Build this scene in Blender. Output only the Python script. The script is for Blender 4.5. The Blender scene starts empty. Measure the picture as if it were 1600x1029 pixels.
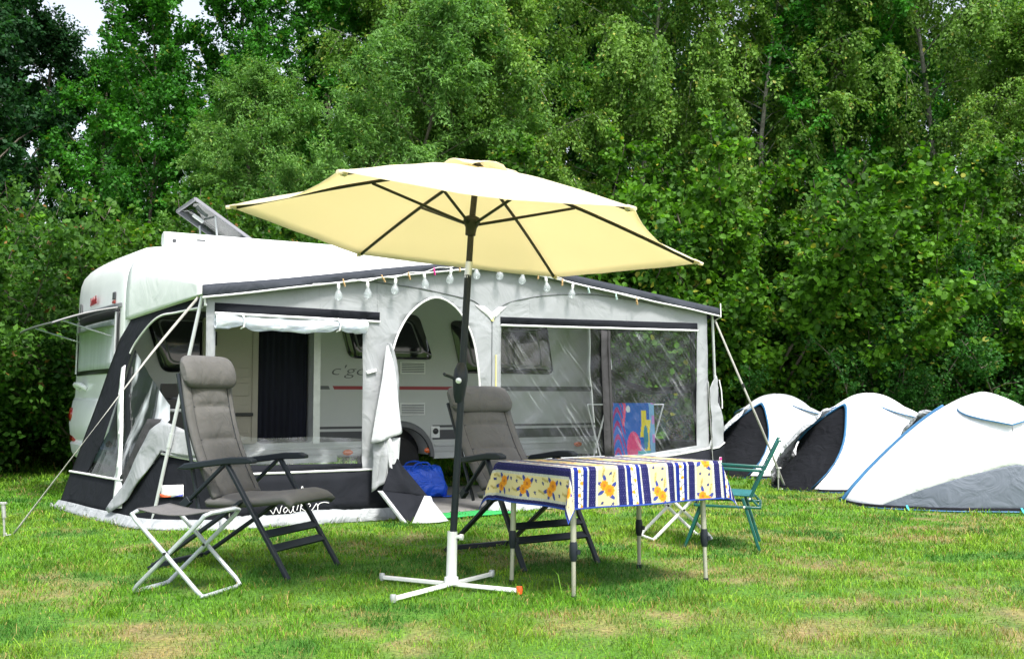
import bpy, bmesh, math, random
import numpy as np
from mathutils import Vector, Matrix, noise
from mathutils.geometry import tessellate_polygon
C = bpy.context.scene.collection
R = math.radians
S = bpy.context.scene

# ------------------------------------------------------------------ camera
cam = bpy.data.objects.new('camera', bpy.data.cameras.new('camera'))
C.objects.link(cam)
cam.location = (0, 0, 1.1)
cam.rotation_euler = (R(90 + 3.81), 0, 0)
cam.data.sensor_width = 36.0
cam.data.lens = 36.0
cam.data.clip_end = 2000
cam.data.clip_start = 0.05
S.camera = cam
S.render.resolution_x = 1024
S.render.resolution_y = 658
# ------------------------------------------------------------------ light
SUN_EL, SUN_AZ = 58.0, 152.0          # azimuth clockwise from +Y (north)
w = bpy.data.worlds.new('World'); S.world = w; w.use_nodes = True
nt = w.node_tree
bg = nt.nodes['Background']
sky = nt.nodes.new('ShaderNodeTexSky'); sky.sky_type = 'NISHITA'; sky.sun_disc = False
sky.sun_elevation = R(SUN_EL); sky.sun_rotation = R(SUN_AZ)
sky.air_density = 1.0; sky.dust_density = 3.0; sky.ozone_density = 1.0
hs = nt.nodes.new('ShaderNodeHueSaturation'); hs.inputs['Saturation'].default_value = 0.4
nt.links.new(sky.outputs[0], hs.inputs['Color']); nt.links.new(hs.outputs[0], bg.inputs[0])
bg.inputs[1].default_value = 0.15
sl = bpy.data.lights.new('sun', 'SUN'); sl.energy = 2.7; sl.angle = R(11); sl.color = (1.0, 0.96, 0.9)
so = bpy.data.objects.new('sun', sl); C.objects.link(so)
d = Vector((math.sin(R(SUN_AZ)) * math.cos(R(SUN_EL)), math.cos(R(SUN_AZ)) * math.cos(R(SUN_EL)), math.sin(R(SUN_EL))))
so.rotation_euler = d.to_track_quat('Z', 'Y').to_euler(); so.location = (0, 0, 20)
S.view_settings.view_transform = 'Standard'; S.view_settings.look = 'None'
S.view_settings.exposure = 1.2; S.view_settings.gamma = 1.0
S.render.engine = 'CYCLES'
S.cycles.transparent_max_bounces = 24
S.cycles.max_bounces = 8

# ------------------------------------------------------------------ helpers
def tag(o, label=None, cat=None, group=None, kind=None):
    if label: o['label'] = label
    if cat: o['category'] = cat
    if group: o['group'] = group
    if kind: o['kind'] = kind
    return o

def empty(name, loc=(0, 0, 0), rz=0.0, label=None, cat=None, group=None):
    o = bpy.data.objects.new(name, None); C.objects.link(o)
    o.location = loc; o.rotation_euler = (0, 0, rz); o.empty_display_size = 0.1
    return tag(o, label, cat, group)

def V(*a): return Vector(a)

def finish(me, name, mats, parent=None, sharp=38, smooth=True, solid=None, bevel=None):
    if smooth and len(me.polygons):
        me.polygons.foreach_set('use_smooth', [True] * len(me.polygons))
        if sharp: me.set_sharp_from_angle(angle=R(sharp))
    for m in (mats if isinstance(mats, (list, tuple)) else [mats]): me.materials.append(m)
    o = bpy.data.objects.new(name, me); C.objects.link(o)
    if parent: o.parent = parent
    if bevel:
        b = o.modifiers.new('bevel', 'BEVEL'); b.width = bevel; b.segments = 2; b.limit_method = 'ANGLE'; b.angle_limit = R(40)
    if solid:
        s = o.modifiers.new('solid', 'SOLIDIFY'); s.thickness = solid; s.offset = 0
    return o

class MB:
    def __init__(s): s.v = []; s.f = []; s.m = []
    def add(s, vs, fs, mi=0):
        n = len(s.v); s.v += [tuple(p) for p in vs]
        for f in fs: s.f.append(tuple(i + n for i in f)); s.m.append(mi)
        return s
    def box(s, c, size, rot=None, mi=0):
        hx, hy, hz = size[0] / 2, size[1] / 2, size[2] / 2
        vs = [Vector((x * hx, y * hy, z * hz)) for x in (-1, 1) for y in (-1, 1) for z in (-1, 1)]
        if rot is not None: vs = [rot @ p for p in vs]
        vs = [p + Vector(c) for p in vs]
        return s.add(vs, [(0, 1, 3, 2), (4, 6, 7, 5), (0, 4, 5, 1), (2, 3, 7, 6), (0, 2, 6, 4), (1, 5, 7, 3)], mi)
    def bar(s, a, b, wd, th, up=(0, 0, 1), mi=0):
        a = Vector(a); b = Vector(b); x = (b - a); L = x.length; x.normalize()
        y = Vector(up).cross(x)
        if y.length < 1e-4: y = Vector((1, 0, 0)).cross(x)
        y.normalize(); z = x.cross(y)
        rot = Matrix((x, y, z)).transposed()
        return s.box((a + b) / 2, (L, wd, th), rot, mi)
    def tube(s, path, r, n=8, cap=True, mi=0, squash=None):
        P = [Vector(p) for p in path]; k = len(P)
        rr = r if isinstance(r, (list, tuple)) else [r] * k
        vs = []; fs = []; prev = None
        for i in range(k):
            t = (P[min(i + 1, k - 1)] - P[max(i - 1, 0)]); t.normalize()
            if prev is None:
                a = t.cross(Vector((0, 0, 1)))
                if a.length < 1e-3: a = t.cross(Vector((0, 1, 0)))
            else:
                a = prev - t * prev.dot(t)
            a.normalize(); prev = a; b = t.cross(a)
            for j in range(n):
                q = 2 * math.pi * j / n
                vs.append(P[i] + (a * math.cos(q) + b * math.sin(q)) * rr[i])
        for i in range(k - 1):
            for j in range(n):
                fs.append((i * n + j, i * n + (j + 1) % n, (i + 1) * n + (j + 1) % n, (i + 1) * n + j))
        if cap:
            fs.append(tuple(range(n - 1, -1, -1))); fs.append(tuple((k - 1) * n + j for j in range(n)))
        return s.add(vs, fs, mi)
    def lathe(s, prof, c=(0, 0, 0), n=16, axis=(0, 0, 1), mi=0):
        q = Vector((0, 0, 1)).rotation_difference(Vector(axis).normalized())
        vs = []; fs = []
        for (r, z) in prof:
            for j in range(n):
                t = 2 * math.pi * j / n
                vs.append(q @ Vector((r * math.cos(t), r * math.sin(t), z)) + Vector(c))
        for i in range(len(prof) - 1):
            for j in range(n):
                fs.append((i * n + j, i * n + (j + 1) % n, (i + 1) * n + (j + 1) % n, (i + 1) * n + j))
        fs.append(tuple(range(n - 1, -1, -1))); fs.append(tuple((len(prof) - 1) * n + j for j in range(n)))
        return s.add(vs, fs, mi)
    def grid(s, P, mi=0, closed=False):
        nu = len(P); nv = len(P[0]); vs = [p for row in P for p in row]; fs = []
        for i in range(nu - 1):
            for j in range(nv - (0 if closed else 1)):
                j2 = (j + 1) % nv
                fs.append((i * nv + j, i * nv + j2, (i + 1) * nv + j2, (i + 1) * nv + j))
        return s.add(vs, fs, mi)
    def prism(s, poly, f0, f1, mi=0):
        n = len(poly)
        vs = [f0(*p) for p in poly] + [f1(*p) for p in poly]
        fs = [tuple(range(n - 1, -1, -1)), tuple(range(n, 2 * n))]
        for i in range(n): fs.append((i, (i + 1) % n, n + (i + 1) % n, n + i))
        return s.add(vs, fs, mi)
    def mesh(s, name, fixn=True):
        me = bpy.data.meshes.new(name); me.from_pydata(s.v, [], s.f)
        me.polygons.foreach_set('material_index', s.m)
        if fixn:
            bm = bmesh.new(); bm.from_mesh(me); bmesh.ops.recalc_face_normals(bm, faces=bm.faces); bm.to_mesh(me); bm.free()
        me.update(); return me
    def build(s, name, mats, parent=None, **k):
        return finish(s.mesh(name), name, mats, parent, **k)

def sheet(name, loops, mapf, mats, parent, du=0.08, solid=0.004, sharp=50):
    """flat polygon with holes, cut on a grid, then mapped into space"""
    L3 = [[Vector((p[0], p[1], 0)) for p in l] for l in loops]
    tri = tessellate_polygon(L3)
    pts = [p for l in L3 for p in l]
    bm = bmesh.new(); vs = [bm.verts.new(p) for p in pts]
    for t in tri:
        try: bm.faces.new([vs[i] for i in t])
        except ValueError: pass
    us = [p.x for p in pts]; ws = [p.y for p in pts]
    for ax, lo, hi in ((0, min(us), max(us)), (1, min(ws), max(ws))):
        k = int((hi - lo) / du)
        for i in range(1, k + 1):
            co = [0, 0, 0]; no = [0, 0, 0]; co[ax] = lo + (hi - lo) * i / (k + 1); no[ax] = 1
            bmesh.ops.bisect_plane(bm, geom=bm.verts[:] + bm.edges[:] + bm.faces[:], plane_co=co, plane_no=no)
    bmesh.ops.recalc_face_normals(bm, faces=bm.faces)
    for v in bm.verts: v.co = Vector(mapf(v.co.x, v.co.y))
    me = bpy.data.meshes.new(name); bm.to_mesh(me); bm.free()
    return finish(me, name, mats, parent, sharp=sharp, solid=solid)

def rnd_poly(pts, r=0.05, n=5):
    """round the corners of a polygon"""
    out = []; k = len(pts)
    for i in range(k):
        p = Vector(pts[i]); a = Vector(pts[i - 1]); b = Vector(pts[(i + 1) % k])
        da = (a - p); db = (b - p); rr = min(r, da.length * .45, db.length * .45)
        s = p + da.normalized() * rr; e = p + db.normalized() * rr
        for j in range(n + 1):
            t = j / n; q = s * (1 - t) ** 2 + p * 2 * t * (1 - t) + e * t * t
            out.append((q.x, q.y))
    return out

def smooth_path(pts, n=6):
    """Catmull-Rom through points"""
    P = [Vector(p) for p in pts]; out = []
    for i in range(len(P) - 1):
        p0 = P[max(i - 1, 0)]; p1 = P[i]; p2 = P[i + 1]; p3 = P[min(i + 2, len(P) - 1)]
        for j in range(n):
            t = j / n
            out.append(0.5 * ((2 * p1) + (p2 - p0) * t + (2 * p0 - 5 * p1 + 4 * p2 - p3) * t * t + (3 * p1 - p0 - 3 * p2 + p3) * t ** 3))
    out.append(P[-1]); return out

def nz(x, y, z=0.0): return noise.noise(Vector((x, y, z)))

def text_mesh(txt, size, shear=0.0, ext=0.002, offset=0.0):
    cu = bpy.data.curves.new('txt', 'FONT'); cu.body = txt; cu.size = size; cu.shear = shear; cu.extrude = ext; cu.offset = offset
    cu.resolution_u = 4
    o = bpy.data.objects.new('txt', cu); C.objects.link(o)
    dg = bpy.context.evaluated_depsgraph_get()
    me = bpy.data.meshes.new_from_object(o.evaluated_get(dg))
    C.objects.unlink(o); bpy.data.objects.remove(o)
    return me

# ------------------------------------------------------------------ materials
def nodes(name):
    m = bpy.data.materials.new(name); m.use_nodes = True
    return m, m.node_tree.nodes, m.node_tree.links, m.node_tree.nodes['Principled BSDF']

def pm(name, col, rough=0.5, metal=0.0, var=0.08, vs=3.0, bump=0.0, bs=60.0, bd=0.01, wrinkle=0.0, ws=5.0, spec=0.5, coat=0.0, stretch=(1, 1, 1)):
    m, N, L, p = nodes(name)
    p.inputs['Roughness'].default_value = rough; p.inputs['Metallic'].default_value = metal
    p.inputs['Specular IOR Level'].default_value = spec; p.inputs['Coat Weight'].default_value = coat
    tc = N.new('ShaderNodeTexCoord'); mp = N.new('ShaderNodeMapping'); mp.inputs['Scale'].default_value = stretch
    L.new(tc.outputs['Object'], mp.inputs[0])
    n = N.new('ShaderNodeTexNoise'); n.inputs['Scale'].default_value = vs; n.inputs['Detail'].default_value = 6; n.inputs['Roughness'].default_value = .6
    L.new(mp.outputs[0], n.inputs[0])
    r = N.new('ShaderNodeMapRange'); r.inputs[1].default_value = .3; r.inputs[2].default_value = .7
    r.inputs[3].default_value = 1 - var; r.inputs[4].default_value = 1 + var
    L.new(n.outputs[0], r.inputs[0])
    mx = N.new('ShaderNodeVectorMath'); mx.operation = 'SCALE'; mx.inputs[0].default_value = col
    L.new(r.outputs[0], mx.inputs['Scale']); L.new(mx.outputs[0], p.inputs['Base Color'])
    last = None
    if wrinkle:
        n2 = N.new('ShaderNodeTexNoise'); n2.inputs['Scale'].default_value = ws; n2.inputs['Detail'].default_value = 3; n2.inputs['Distortion'].default_value = 1.2
        L.new(mp.outputs[0], n2.inputs[0])
        b = N.new('ShaderNodeBump'); b.inputs['Strength'].default_value = wrinkle; b.inputs['Distance'].default_value = 0.05
        L.new(n2.outputs[0], b.inputs['Height']); last = b
    if bump:
        n3 = N.new('ShaderNodeTexNoise'); n3.inputs['Scale'].default_value = bs; n3.inputs['Detail'].default_value = 2
        L.new(tc.outputs['Object'], n3.inputs[0])
        b2 = N.new('ShaderNodeBump'); b2.inputs['Strength'].default_value = bump; b2.inputs['Distance'].default_value = bd
        L.new(n3.outputs[0], b2.inputs['Height'])
        if last: L.new(last.outputs[0], b2.inputs['Normal'])
        last = b2
    if last: L.new(last.outputs[0], p.inputs['Normal'])
    return m

def attr_mat(name, attr='col', rough=.6, trans=0.0, spec=.3, bump=0.0, bs=200):
    """colour printed / grown into the mesh, read from an attribute"""
    m, N, L, p = nodes(name)
    a = N.new('ShaderNodeAttribute'); a.attribute_name = attr
    p.inputs['Roughness'].default_value = rough; p.inputs['Specular IOR Level'].default_value = spec
    L.new(a.outputs['Color'], p.inputs['Base Color'])
    if bump:
        tc = N.new('ShaderNodeTexCoord'); n = N.new('ShaderNodeTexNoise'); n.inputs['Scale'].default_value = bs
        L.new(tc.outputs['Object'], n.inputs[0]); b = N.new('ShaderNodeBump'); b.inputs['Strength'].default_value = bump; b.inputs['Distance'].default_value = .01
        L.new(n.outputs[0], b.inputs['Height']); L.new(b.outputs[0], p.inputs['Normal'])
    if trans:
        t = N.new('ShaderNodeBsdfTranslucent'); mx = N.new('ShaderNodeMixShader'); mx.inputs[0].default_value = trans
        g = N.new('ShaderNodeMixRGB'); g.blend_type = 'MULTIPLY'; g.inputs[0].default_value = 1; g.inputs[2].default_value = (1.25, 1.35, .55, 1)
        L.new(a.outputs['Color'], g.inputs[1]); L.new(g.outputs[0], t.inputs[0])
        L.new(p.outputs[0], mx.inputs[1]); L.new(t.outputs[0], mx.inputs[2])
        L.new(mx.outputs[0], N['Material Output'].inputs[0])
    return m

def cloth_trans(name, col, tcol, fac=.45):
    m, N, L, p = nodes(name)
    p.inputs['Base Color'].default_value = (*col, 1); p.inputs['Roughness'].default_value = .8
    tc = N.new('ShaderNodeTexCoord'); n = N.new('ShaderNodeTexNoise'); n.inputs['Scale'].default_value = 3; n.inputs['Detail'].default_value = 4
    L.new(tc.outputs['Object'], n.inputs[0])
    b = N.new('ShaderNodeBump'); b.inputs['Strength'].default_value = .25; b.inputs['Distance'].default_value = .04
    L.new(n.outputs[0], b.inputs['Height']); L.new(b.outputs[0], p.inputs['Normal'])
    t = N.new('ShaderNodeBsdfTranslucent'); t.inputs[0].default_value = (*tcol, 1)
    mx = N.new('ShaderNodeMixShader'); mx.inputs[0].default_value = fac
    L.new(p.outputs[0], mx.inputs[1]); L.new(t.outputs[0], mx.inputs[2]); L.new(mx.outputs[0], N['Material Output'].inputs[0])
    return m

def facing(N, L, k, base, bump=None):
    """grazing-angle reflectance that is the same on both sides of a thin sheet"""
    lw = N.new('ShaderNodeLayerWeight'); lw.inputs[0].default_value = .5
    if bump: L.new(bump.outputs[0], lw.inputs['Normal'])
    pw = N.new('ShaderNodeMath'); pw.operation = 'POWER'; pw.inputs[1].default_value = 4.0; L.new(lw.outputs['Facing'], pw.inputs[0])
    ma = N.new('ShaderNodeMath'); ma.operation = 'MULTIPLY_ADD'; ma.inputs[1].default_value = k; ma.inputs[2].default_value = base; L.new(pw.outputs[0], ma.inputs[0])
    return ma

def clear_mat(name, ang=35.0, haze=.05, streak=.6, tint=(.9, .93, .94), sc=(1.2, 26, 1.2), bump=.5, thr=.6, ior=1.35):
    """clear flexible plastic with creases: mostly see-through, glossy, with crease marks and sky glints painted as white streaks"""
    m, N, L, p = nodes(name); N.remove(p)
    tc = N.new('ShaderNodeTexCoord'); mp0 = N.new('ShaderNodeMapping'); mp0.inputs['Rotation'].default_value = (0, R(ang), 0)
    mp = N.new('ShaderNodeMapping'); mp.inputs['Scale'].default_value = sc
    L.new(tc.outputs['Object'], mp0.inputs[0]); L.new(mp0.outputs[0], mp.inputs[0])
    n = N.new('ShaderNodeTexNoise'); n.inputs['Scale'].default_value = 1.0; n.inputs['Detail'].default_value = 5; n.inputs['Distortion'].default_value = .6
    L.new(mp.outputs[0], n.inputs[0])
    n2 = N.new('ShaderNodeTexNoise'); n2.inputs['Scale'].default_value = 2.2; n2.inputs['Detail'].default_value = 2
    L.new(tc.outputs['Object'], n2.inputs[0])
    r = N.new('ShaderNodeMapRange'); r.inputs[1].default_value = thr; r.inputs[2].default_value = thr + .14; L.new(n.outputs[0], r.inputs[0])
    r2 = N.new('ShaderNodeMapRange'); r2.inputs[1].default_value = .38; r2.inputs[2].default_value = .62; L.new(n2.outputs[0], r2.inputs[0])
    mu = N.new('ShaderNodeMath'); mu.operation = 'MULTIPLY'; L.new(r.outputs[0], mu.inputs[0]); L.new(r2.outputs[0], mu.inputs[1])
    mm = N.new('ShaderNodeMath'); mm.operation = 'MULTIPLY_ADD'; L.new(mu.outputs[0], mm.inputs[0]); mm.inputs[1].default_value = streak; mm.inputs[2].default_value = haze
    b = N.new('ShaderNodeBump'); b.inputs['Strength'].default_value = bump; b.inputs['Distance'].default_value = .02; L.new(n.outputs[0], b.inputs['Height'])
    tr = N.new('ShaderNodeBsdfTransparent'); tr.inputs[0].default_value = (*tint, 1)
    gl = N.new('ShaderNodeBsdfGlossy'); gl.inputs['Roughness'].default_value = .08; L.new(b.outputs[0], gl.inputs['Normal'])
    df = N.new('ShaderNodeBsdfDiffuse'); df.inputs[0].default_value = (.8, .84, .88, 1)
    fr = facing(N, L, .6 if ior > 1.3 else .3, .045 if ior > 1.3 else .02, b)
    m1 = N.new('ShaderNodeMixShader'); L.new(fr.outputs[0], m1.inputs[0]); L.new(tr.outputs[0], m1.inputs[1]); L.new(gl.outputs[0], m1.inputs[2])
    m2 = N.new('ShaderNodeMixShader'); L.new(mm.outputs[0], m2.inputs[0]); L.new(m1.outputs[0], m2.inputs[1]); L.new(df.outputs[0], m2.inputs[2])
    L.new(m2.outputs[0], N['Material Output'].inputs[0])
    return m

def glass_mat(name, tint=(.9, .95, .95), fac=.12):
    m, N, L, p = nodes(name); N.remove(p)
    tr = N.new('ShaderNodeBsdfTransparent'); tr.inputs[0].default_value = (*tint, 1)
    gl = N.new('ShaderNodeBsdfGlossy'); gl.inputs['Roughness'].default_value = .03
    ad = facing(N, L, .7, .04 + fac)
    mx = N.new('ShaderNodeMixShader'); L.new(ad.outputs[0], mx.inputs[0]); L.new(tr.outputs[0], mx.inputs[1]); L.new(gl.outputs[0], mx.inputs[2])
    L.new(mx.outputs[0], N['Material Output'].inputs[0])
    return m

M = {}
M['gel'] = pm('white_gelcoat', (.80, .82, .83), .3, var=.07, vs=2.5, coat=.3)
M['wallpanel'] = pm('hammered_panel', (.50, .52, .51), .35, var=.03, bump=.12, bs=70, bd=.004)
M['cream'] = pm('cream_door', (.42, .39, .32), .5, var=.05, bump=.1, bs=40)
M['black'] = pm('black_plastic', (.015, .016, .018), .35, var=.15)
M['dwin'] = pm('smoked_acrylic', (.012, .014, .016), .06, var=.3, spec=.6, coat=.6)
M['rubber'] = pm('tyre_rubber', (.02, .02, .02), .8, var=.2)
M['alu'] = pm('aluminium', (.62, .63, .64), .32, metal=.85, var=.1, vs=12)
M['alug'] = pm('grey_aluminium_tube', (.50, .52, .54), .38, metal=.55, var=.1, vs=12)
M['whitep'] = pm('white_paint', (.78, .79, .78), .4, var=.06, vs=8)
M['red'] = pm('red_decal', (.30, .02, .03), .4)
M['redlens'] = pm('red_lens', (.28, .01, .008), .15, coat=.5)
M['orangelens'] = pm('orange_lens', (.75, .13, .02), .2, coat=.5)
M['greydecal'] = pm('grey_decal', (.12, .125, .13), .45)
M['dkgrey'] = pm('anthracite_decal', (.05, .053, .06), .45)
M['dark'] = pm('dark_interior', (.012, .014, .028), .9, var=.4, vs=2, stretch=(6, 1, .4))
M['curtain'] = pm('curtain_cloth', (.5, .53, .58), .9, var=.1, wrinkle=.5, ws=8, stretch=(1, 4, .3))
M['fabl'] = pm('awning_pale_fabric', (.50, .52, .54), .85, var=.06, vs=2, wrinkle=.4, ws=4, bump=.12, bs=500, bd=.002)
M['fab'] = pm('awning_light_grey_fabric', (.285, .30, .315), .85, var=.06, vs=2, wrinkle=.55, ws=3.2, bump=.12, bs=500, bd=.002)
M['fabw'] = pm('awning_white_roof_fabric', (.80, .81, .82), .7, var=.03, vs=2, wrinkle=.25, ws=2.5)
M['fabd'] = pm('awning_charcoal_fabric', (.012, .0135, .018), .8, spec=.12, var=.15, vs=3, wrinkle=.4, ws=4, bump=.12, bs=500, bd=.002)
M['fabs'] = pm('awning_slate_valance', (.034, .039, .050), .75, spec=.2, var=.15, vs=3, wrinkle=.5, ws=5, bump=.12, bs=500, bd=.002)
M['fabmid'] = pm('awning_mid_grey_fabric', (.05, .049, .052), .8, spec=.15, var=.1, wrinkle=.4, ws=5)
M['mud'] = pm('mudflap_pvc', (.30, .32, .335), .55, var=.12, vs=6, wrinkle=.8, ws=6)
M['piping'] = pm('white_piping', (.8, .8, .8), .6, var=.04)
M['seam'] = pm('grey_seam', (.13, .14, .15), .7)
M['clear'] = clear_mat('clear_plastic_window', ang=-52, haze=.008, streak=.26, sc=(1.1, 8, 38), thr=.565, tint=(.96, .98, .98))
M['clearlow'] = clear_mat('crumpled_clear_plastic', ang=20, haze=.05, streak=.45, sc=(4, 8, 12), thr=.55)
M['clearside'] = clear_mat('clear_plastic_side_window', ang=78, haze=.02, streak=1.5, tint=(.09, .125, .17), sc=(.8, 2, 3.6), bump=.6, thr=.545, ior=1.35)  # strong white streaks paint the sky's reflection into the plastic
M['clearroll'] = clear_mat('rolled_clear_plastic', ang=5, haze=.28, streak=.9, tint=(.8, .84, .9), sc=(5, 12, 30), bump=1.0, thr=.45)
M['webbing'] = pm('strap_webbing', (.42, .41, .38), .85, var=.12, vs=10, bump=.3, bs=120)
M['steel'] = pm('peg_steel', (.55, .55, .53), .4, metal=.7, var=.15, vs=20)
M['pole'] = pm('awning_pole', (.62, .64, .66), .35, metal=.4)
M['parasol'] = cloth_trans('parasol_cloth', (.86, .81, .68), (.97, .88, .63), .54)
M['pmetal'] = pm('brown_black_metal', (.016, .013, .011), .45, var=.2)
M['taupe'] = pm('taupe_padding', (.102, .100, .098), .85, var=.1, vs=8, wrinkle=.25, ws=9, bump=.4, bs=420, bd=.003)
M['taupef'] = pm('taupe_light_edge', (.138, .134, .130), .85, var=.1, vs=8, bump=.4, bs=420, bd=.003)
M['anth'] = pm('anthracite_frame', (.014, .019, .026), .45, spec=.3, var=.12)
M['stoolfab'] = pm('stool_fabric', (.12, .117, .12), .85, var=.1, bump=.4, bs=300)
M['stoolgrey'] = pm('stool_tube', (.50, .54, .58), .35, metal=.35, var=.12, vs=14)
M['tableg'] = pm('olive_aluminium', (.44, .43, .36), .38, metal=.5, var=.12)
M['green'] = pm('green_chair_paint', (.005, .085, .07), .35, var=.1, coat=.2)
M['greenfab'] = pm('green_chair_fabric', (.015, .14, .15), .8, var=.1, bump=.3, bs=300)
M['tent'] = pm('white_tent_fabric', (.80, .82, .84), .6, var=.05, vs=3, wrinkle=.34, ws=2.8)
M['tentgrey'] = pm('grey_tent_fabric', (.105, .125, .155), .65, spec=.3, var=.06, vs=2, wrinkle=.55, ws=4)
M['tentdark'] = pm('dark_tent_inner', (.011, .012, .015), .85, spec=.1, var=.15, wrinkle=.5, ws=4, stretch=(1, 1, 2.5))
M['tentblue'] = pm('blue_tent_trim', (.03, .14, .29), .6, var=.1)
M['tentteal'] = pm('teal_tent_loop', (.03, .34, .42), .6, var=.1)
M['silver'] = pm('silver_lining', (.55, .57, .60), .45, metal=.2, var=.3, vs=9, wrinkle=1.0, ws=9)
M['bag'] = pm('blue_tarpaulin', (.008, .085, .62), .35, var=.12, vs=6, wrinkle=.9, ws=7)
M['slab'] = pm('ground_cloth', (.17, .165, .16), .85, var=.12, vs=6, bump=.3, bs=40)
M['greenmat'] = pm('green_mat', (.02, .30, .07), .85, var=.12, vs=20, bump=.5, bs=150)
M['wood'] = pm('peg_wood', (.55, .36, .17), .6, var=.15, vs=40)
M['pink'] = pm('pink_peg', (.65, .03, .27), .4)
M['mint'] = pm('pale_peg', (.55, .72, .68), .4)
M['bulb'] = clear_mat('bulb_glass', haze=.22, streak=.3, sc=(40, 40, 40), bump=.1, tint=(.95, .97, .97))
M['lid'] = glass_mat('smoked_lid', (.36, .39, .42), .0)
M['lidrim'] = pm('lid_rim_plastic', (.20, .20, .225), .4)
M['tinted'] = glass_mat('tinted_window_pane', (.25, .28, .33), .20)
M['tinted2'] = glass_mat('caravan_rear_glass', (.82, .86, .9), .05)
M['bark'] = pm('bark', (.10, .085, .065), .9, var=.35, vs=8, bump=.6, bs=30, stretch=(1, 1, .3))
M['birchbark'] = pm('birch_bark', (.20, .195, .17), .85, var=.5, vs=5, bump=.4, bs=20, stretch=(1, 1, 2.5))
M['leaf'] = attr_mat('leaves', rough=.58, trans=.38, spec=.22)
M['grass'] = attr_mat('grass_blades', rough=.6, trans=.25, spec=.25)
M['cloth'] = attr_mat('printed_tablecloth', rough=.6, spec=.2, bump=.08)
M['towel'] = attr_mat('printed_towel', rough=.9, spec=.1, bump=.5)
M['orange'] = pm('orange_plastic', (.75, .09, .02), .4)
M['yellow'] = pm('yellow_cord', (.75, .68, .25), .7)
M['hotred'] = pm('label_red', (.7, .1, .03), .5)
M['lblue'] = pm('label_blue', (.02, .03, .25), .5)

# ------------------------------------------------------------------ ground and grass
rng = np.random.default_rng(7)
def vnoise_tab(seed): return np.random.default_rng(seed).random((256, 256))
TAB = [vnoise_tab(s) for s in range(6)]
def vnoise(x, y, sc, k=0):
    t = TAB[k]; x = x * sc + 100.3; y = y * sc + 57.7
    xi = np.floor(x).astype(int); yi = np.floor(y).astype(int); fx = x - xi; fy = y - yi
    fx = fx * fx * (3 - 2 * fx); fy = fy * fy * (3 - 2 * fy)
    g = lambda a, b: t[a % 256, b % 256]
    return (g(xi, yi) * (1 - fx) + g(xi + 1, yi) * fx) * (1 - fy) + (g(xi, yi + 1) * (1 - fx) + g(xi + 1, yi + 1) * fx) * fy
def dryness(x, y):
    """0 lush .. 1 straw: worn patches of the lawn"""
    n = .26 * vnoise(x, y, .9, 0) + .38 * vnoise(x, y, 2.9, 1) + .36 * vnoise(x, y, 8.0, 2)
    b = .06 * np.clip((x + 1.0) / 2.5, -1, 1)
    worn = .26 * np.exp(-(((x + .9) / 1.3) ** 2 + ((y - 7.6) / .7) ** 2)) + .16 * np.exp(-(((x - .6) / 2.2) ** 2 + ((y - 5.0) / .6) ** 2)) \
        + .22 * np.exp(-(((x - 3.6) / 1.1) ** 2 + ((y - 11.2) / .45) ** 2)) + .13 * np.exp(-(((x + 1.9) / 1.1) ** 2 + ((y - 4.6) / .5) ** 2)) \
        + .12 * np.exp(-(((x + 2.5) / .6) ** 2 + ((y - 7.7) / .25) ** 2))
    far = -.12 * np.clip((y - 12) / 5, 0, 1)
    return np.clip((n + b + worn * .8 + far - .575) / .36, 0, 1)
LUSH = np.array((.083, .225, .009)); MIDG = np.array((.175, .285, .022)); STRAW = np.array((.33, .26, .09)); EARTH = np.array((.20, .15, .08))

def ground():
    xs = np.concatenate((-np.geomspace(500, 9.2, 14), np.arange(-9, 9.01, .09), np.geomspace(9.2, 500, 14)))
    ys = np.concatenate((-np.geomspace(200, 1, 8), np.arange(0, 17.01, .09), np.geomspace(17.2, 800, 14)))
    X, Y = np.meshgrid(xs, ys, indexing='ij'); X = X.ravel(); Y = Y.ravel()
    n = len(xs); k = len(ys)
    i, j = np.meshgrid(np.arange(n - 1), np.arange(k - 1), indexing='ij'); a = (i * k + j).ravel()
    F = np.stack((a, a + k, a + k + 1, a + 1), 1)
    me = bpy.data.meshes.new('lawn')
    me.vertices.add(len(X)); me.vertices.foreach_set('co', np.stack((X, Y, 0 * X), 1).ravel().astype(np.float32))
    me.loops.add(F.size); me.loops.foreach_set('vertex_index', F.ravel().astype(np.int32))
    me.polygons.add(len(F)); me.polygons.foreach_set('loop_start', (np.arange(len(F)) * 4).astype(np.int32))
    me.update(calc_edges=True)
    dd = dryness(X, Y)[:, None]; fine = vnoise(X, Y, 9, 3)[:, None]
    c = LUSH * .72 * (1 - dd) + (STRAW * .78 * fine + EARTH * (1 - fine)) * dd
    c = c * (.75 + .5 * vnoise(X, Y, 11, 4))[:, None]
    at = me.color_attributes.new('col', 'FLOAT_COLOR', 'POINT'); at.data.foreach_set('color', np.concatenate((c, np.ones((len(c), 1))), 1).ravel().astype(np.float32))
    return tag(finish(me, 'ground', M['groundm'], smooth=False), kind='structure')
m, N_, L_, p_ = nodes('lawn_soil'); M['groundm'] = m
a_ = N_.new('ShaderNodeAttribute'); a_.attribute_name = 'col'; tc_ = N_.new('ShaderNodeTexCoord'); n_ = N_.new('ShaderNodeTexNoise'); n_.inputs['Scale'].default_value = 45; n_.inputs['Detail'].default_value = 6
L_.new(tc_.outputs['Object'], n_.inputs[0]); r_ = N_.new('ShaderNodeMapRange'); r_.inputs[1].default_value = .3; r_.inputs[2].default_value = .7; r_.inputs[3].default_value = .45; r_.inputs[4].default_value = 1.35
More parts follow.
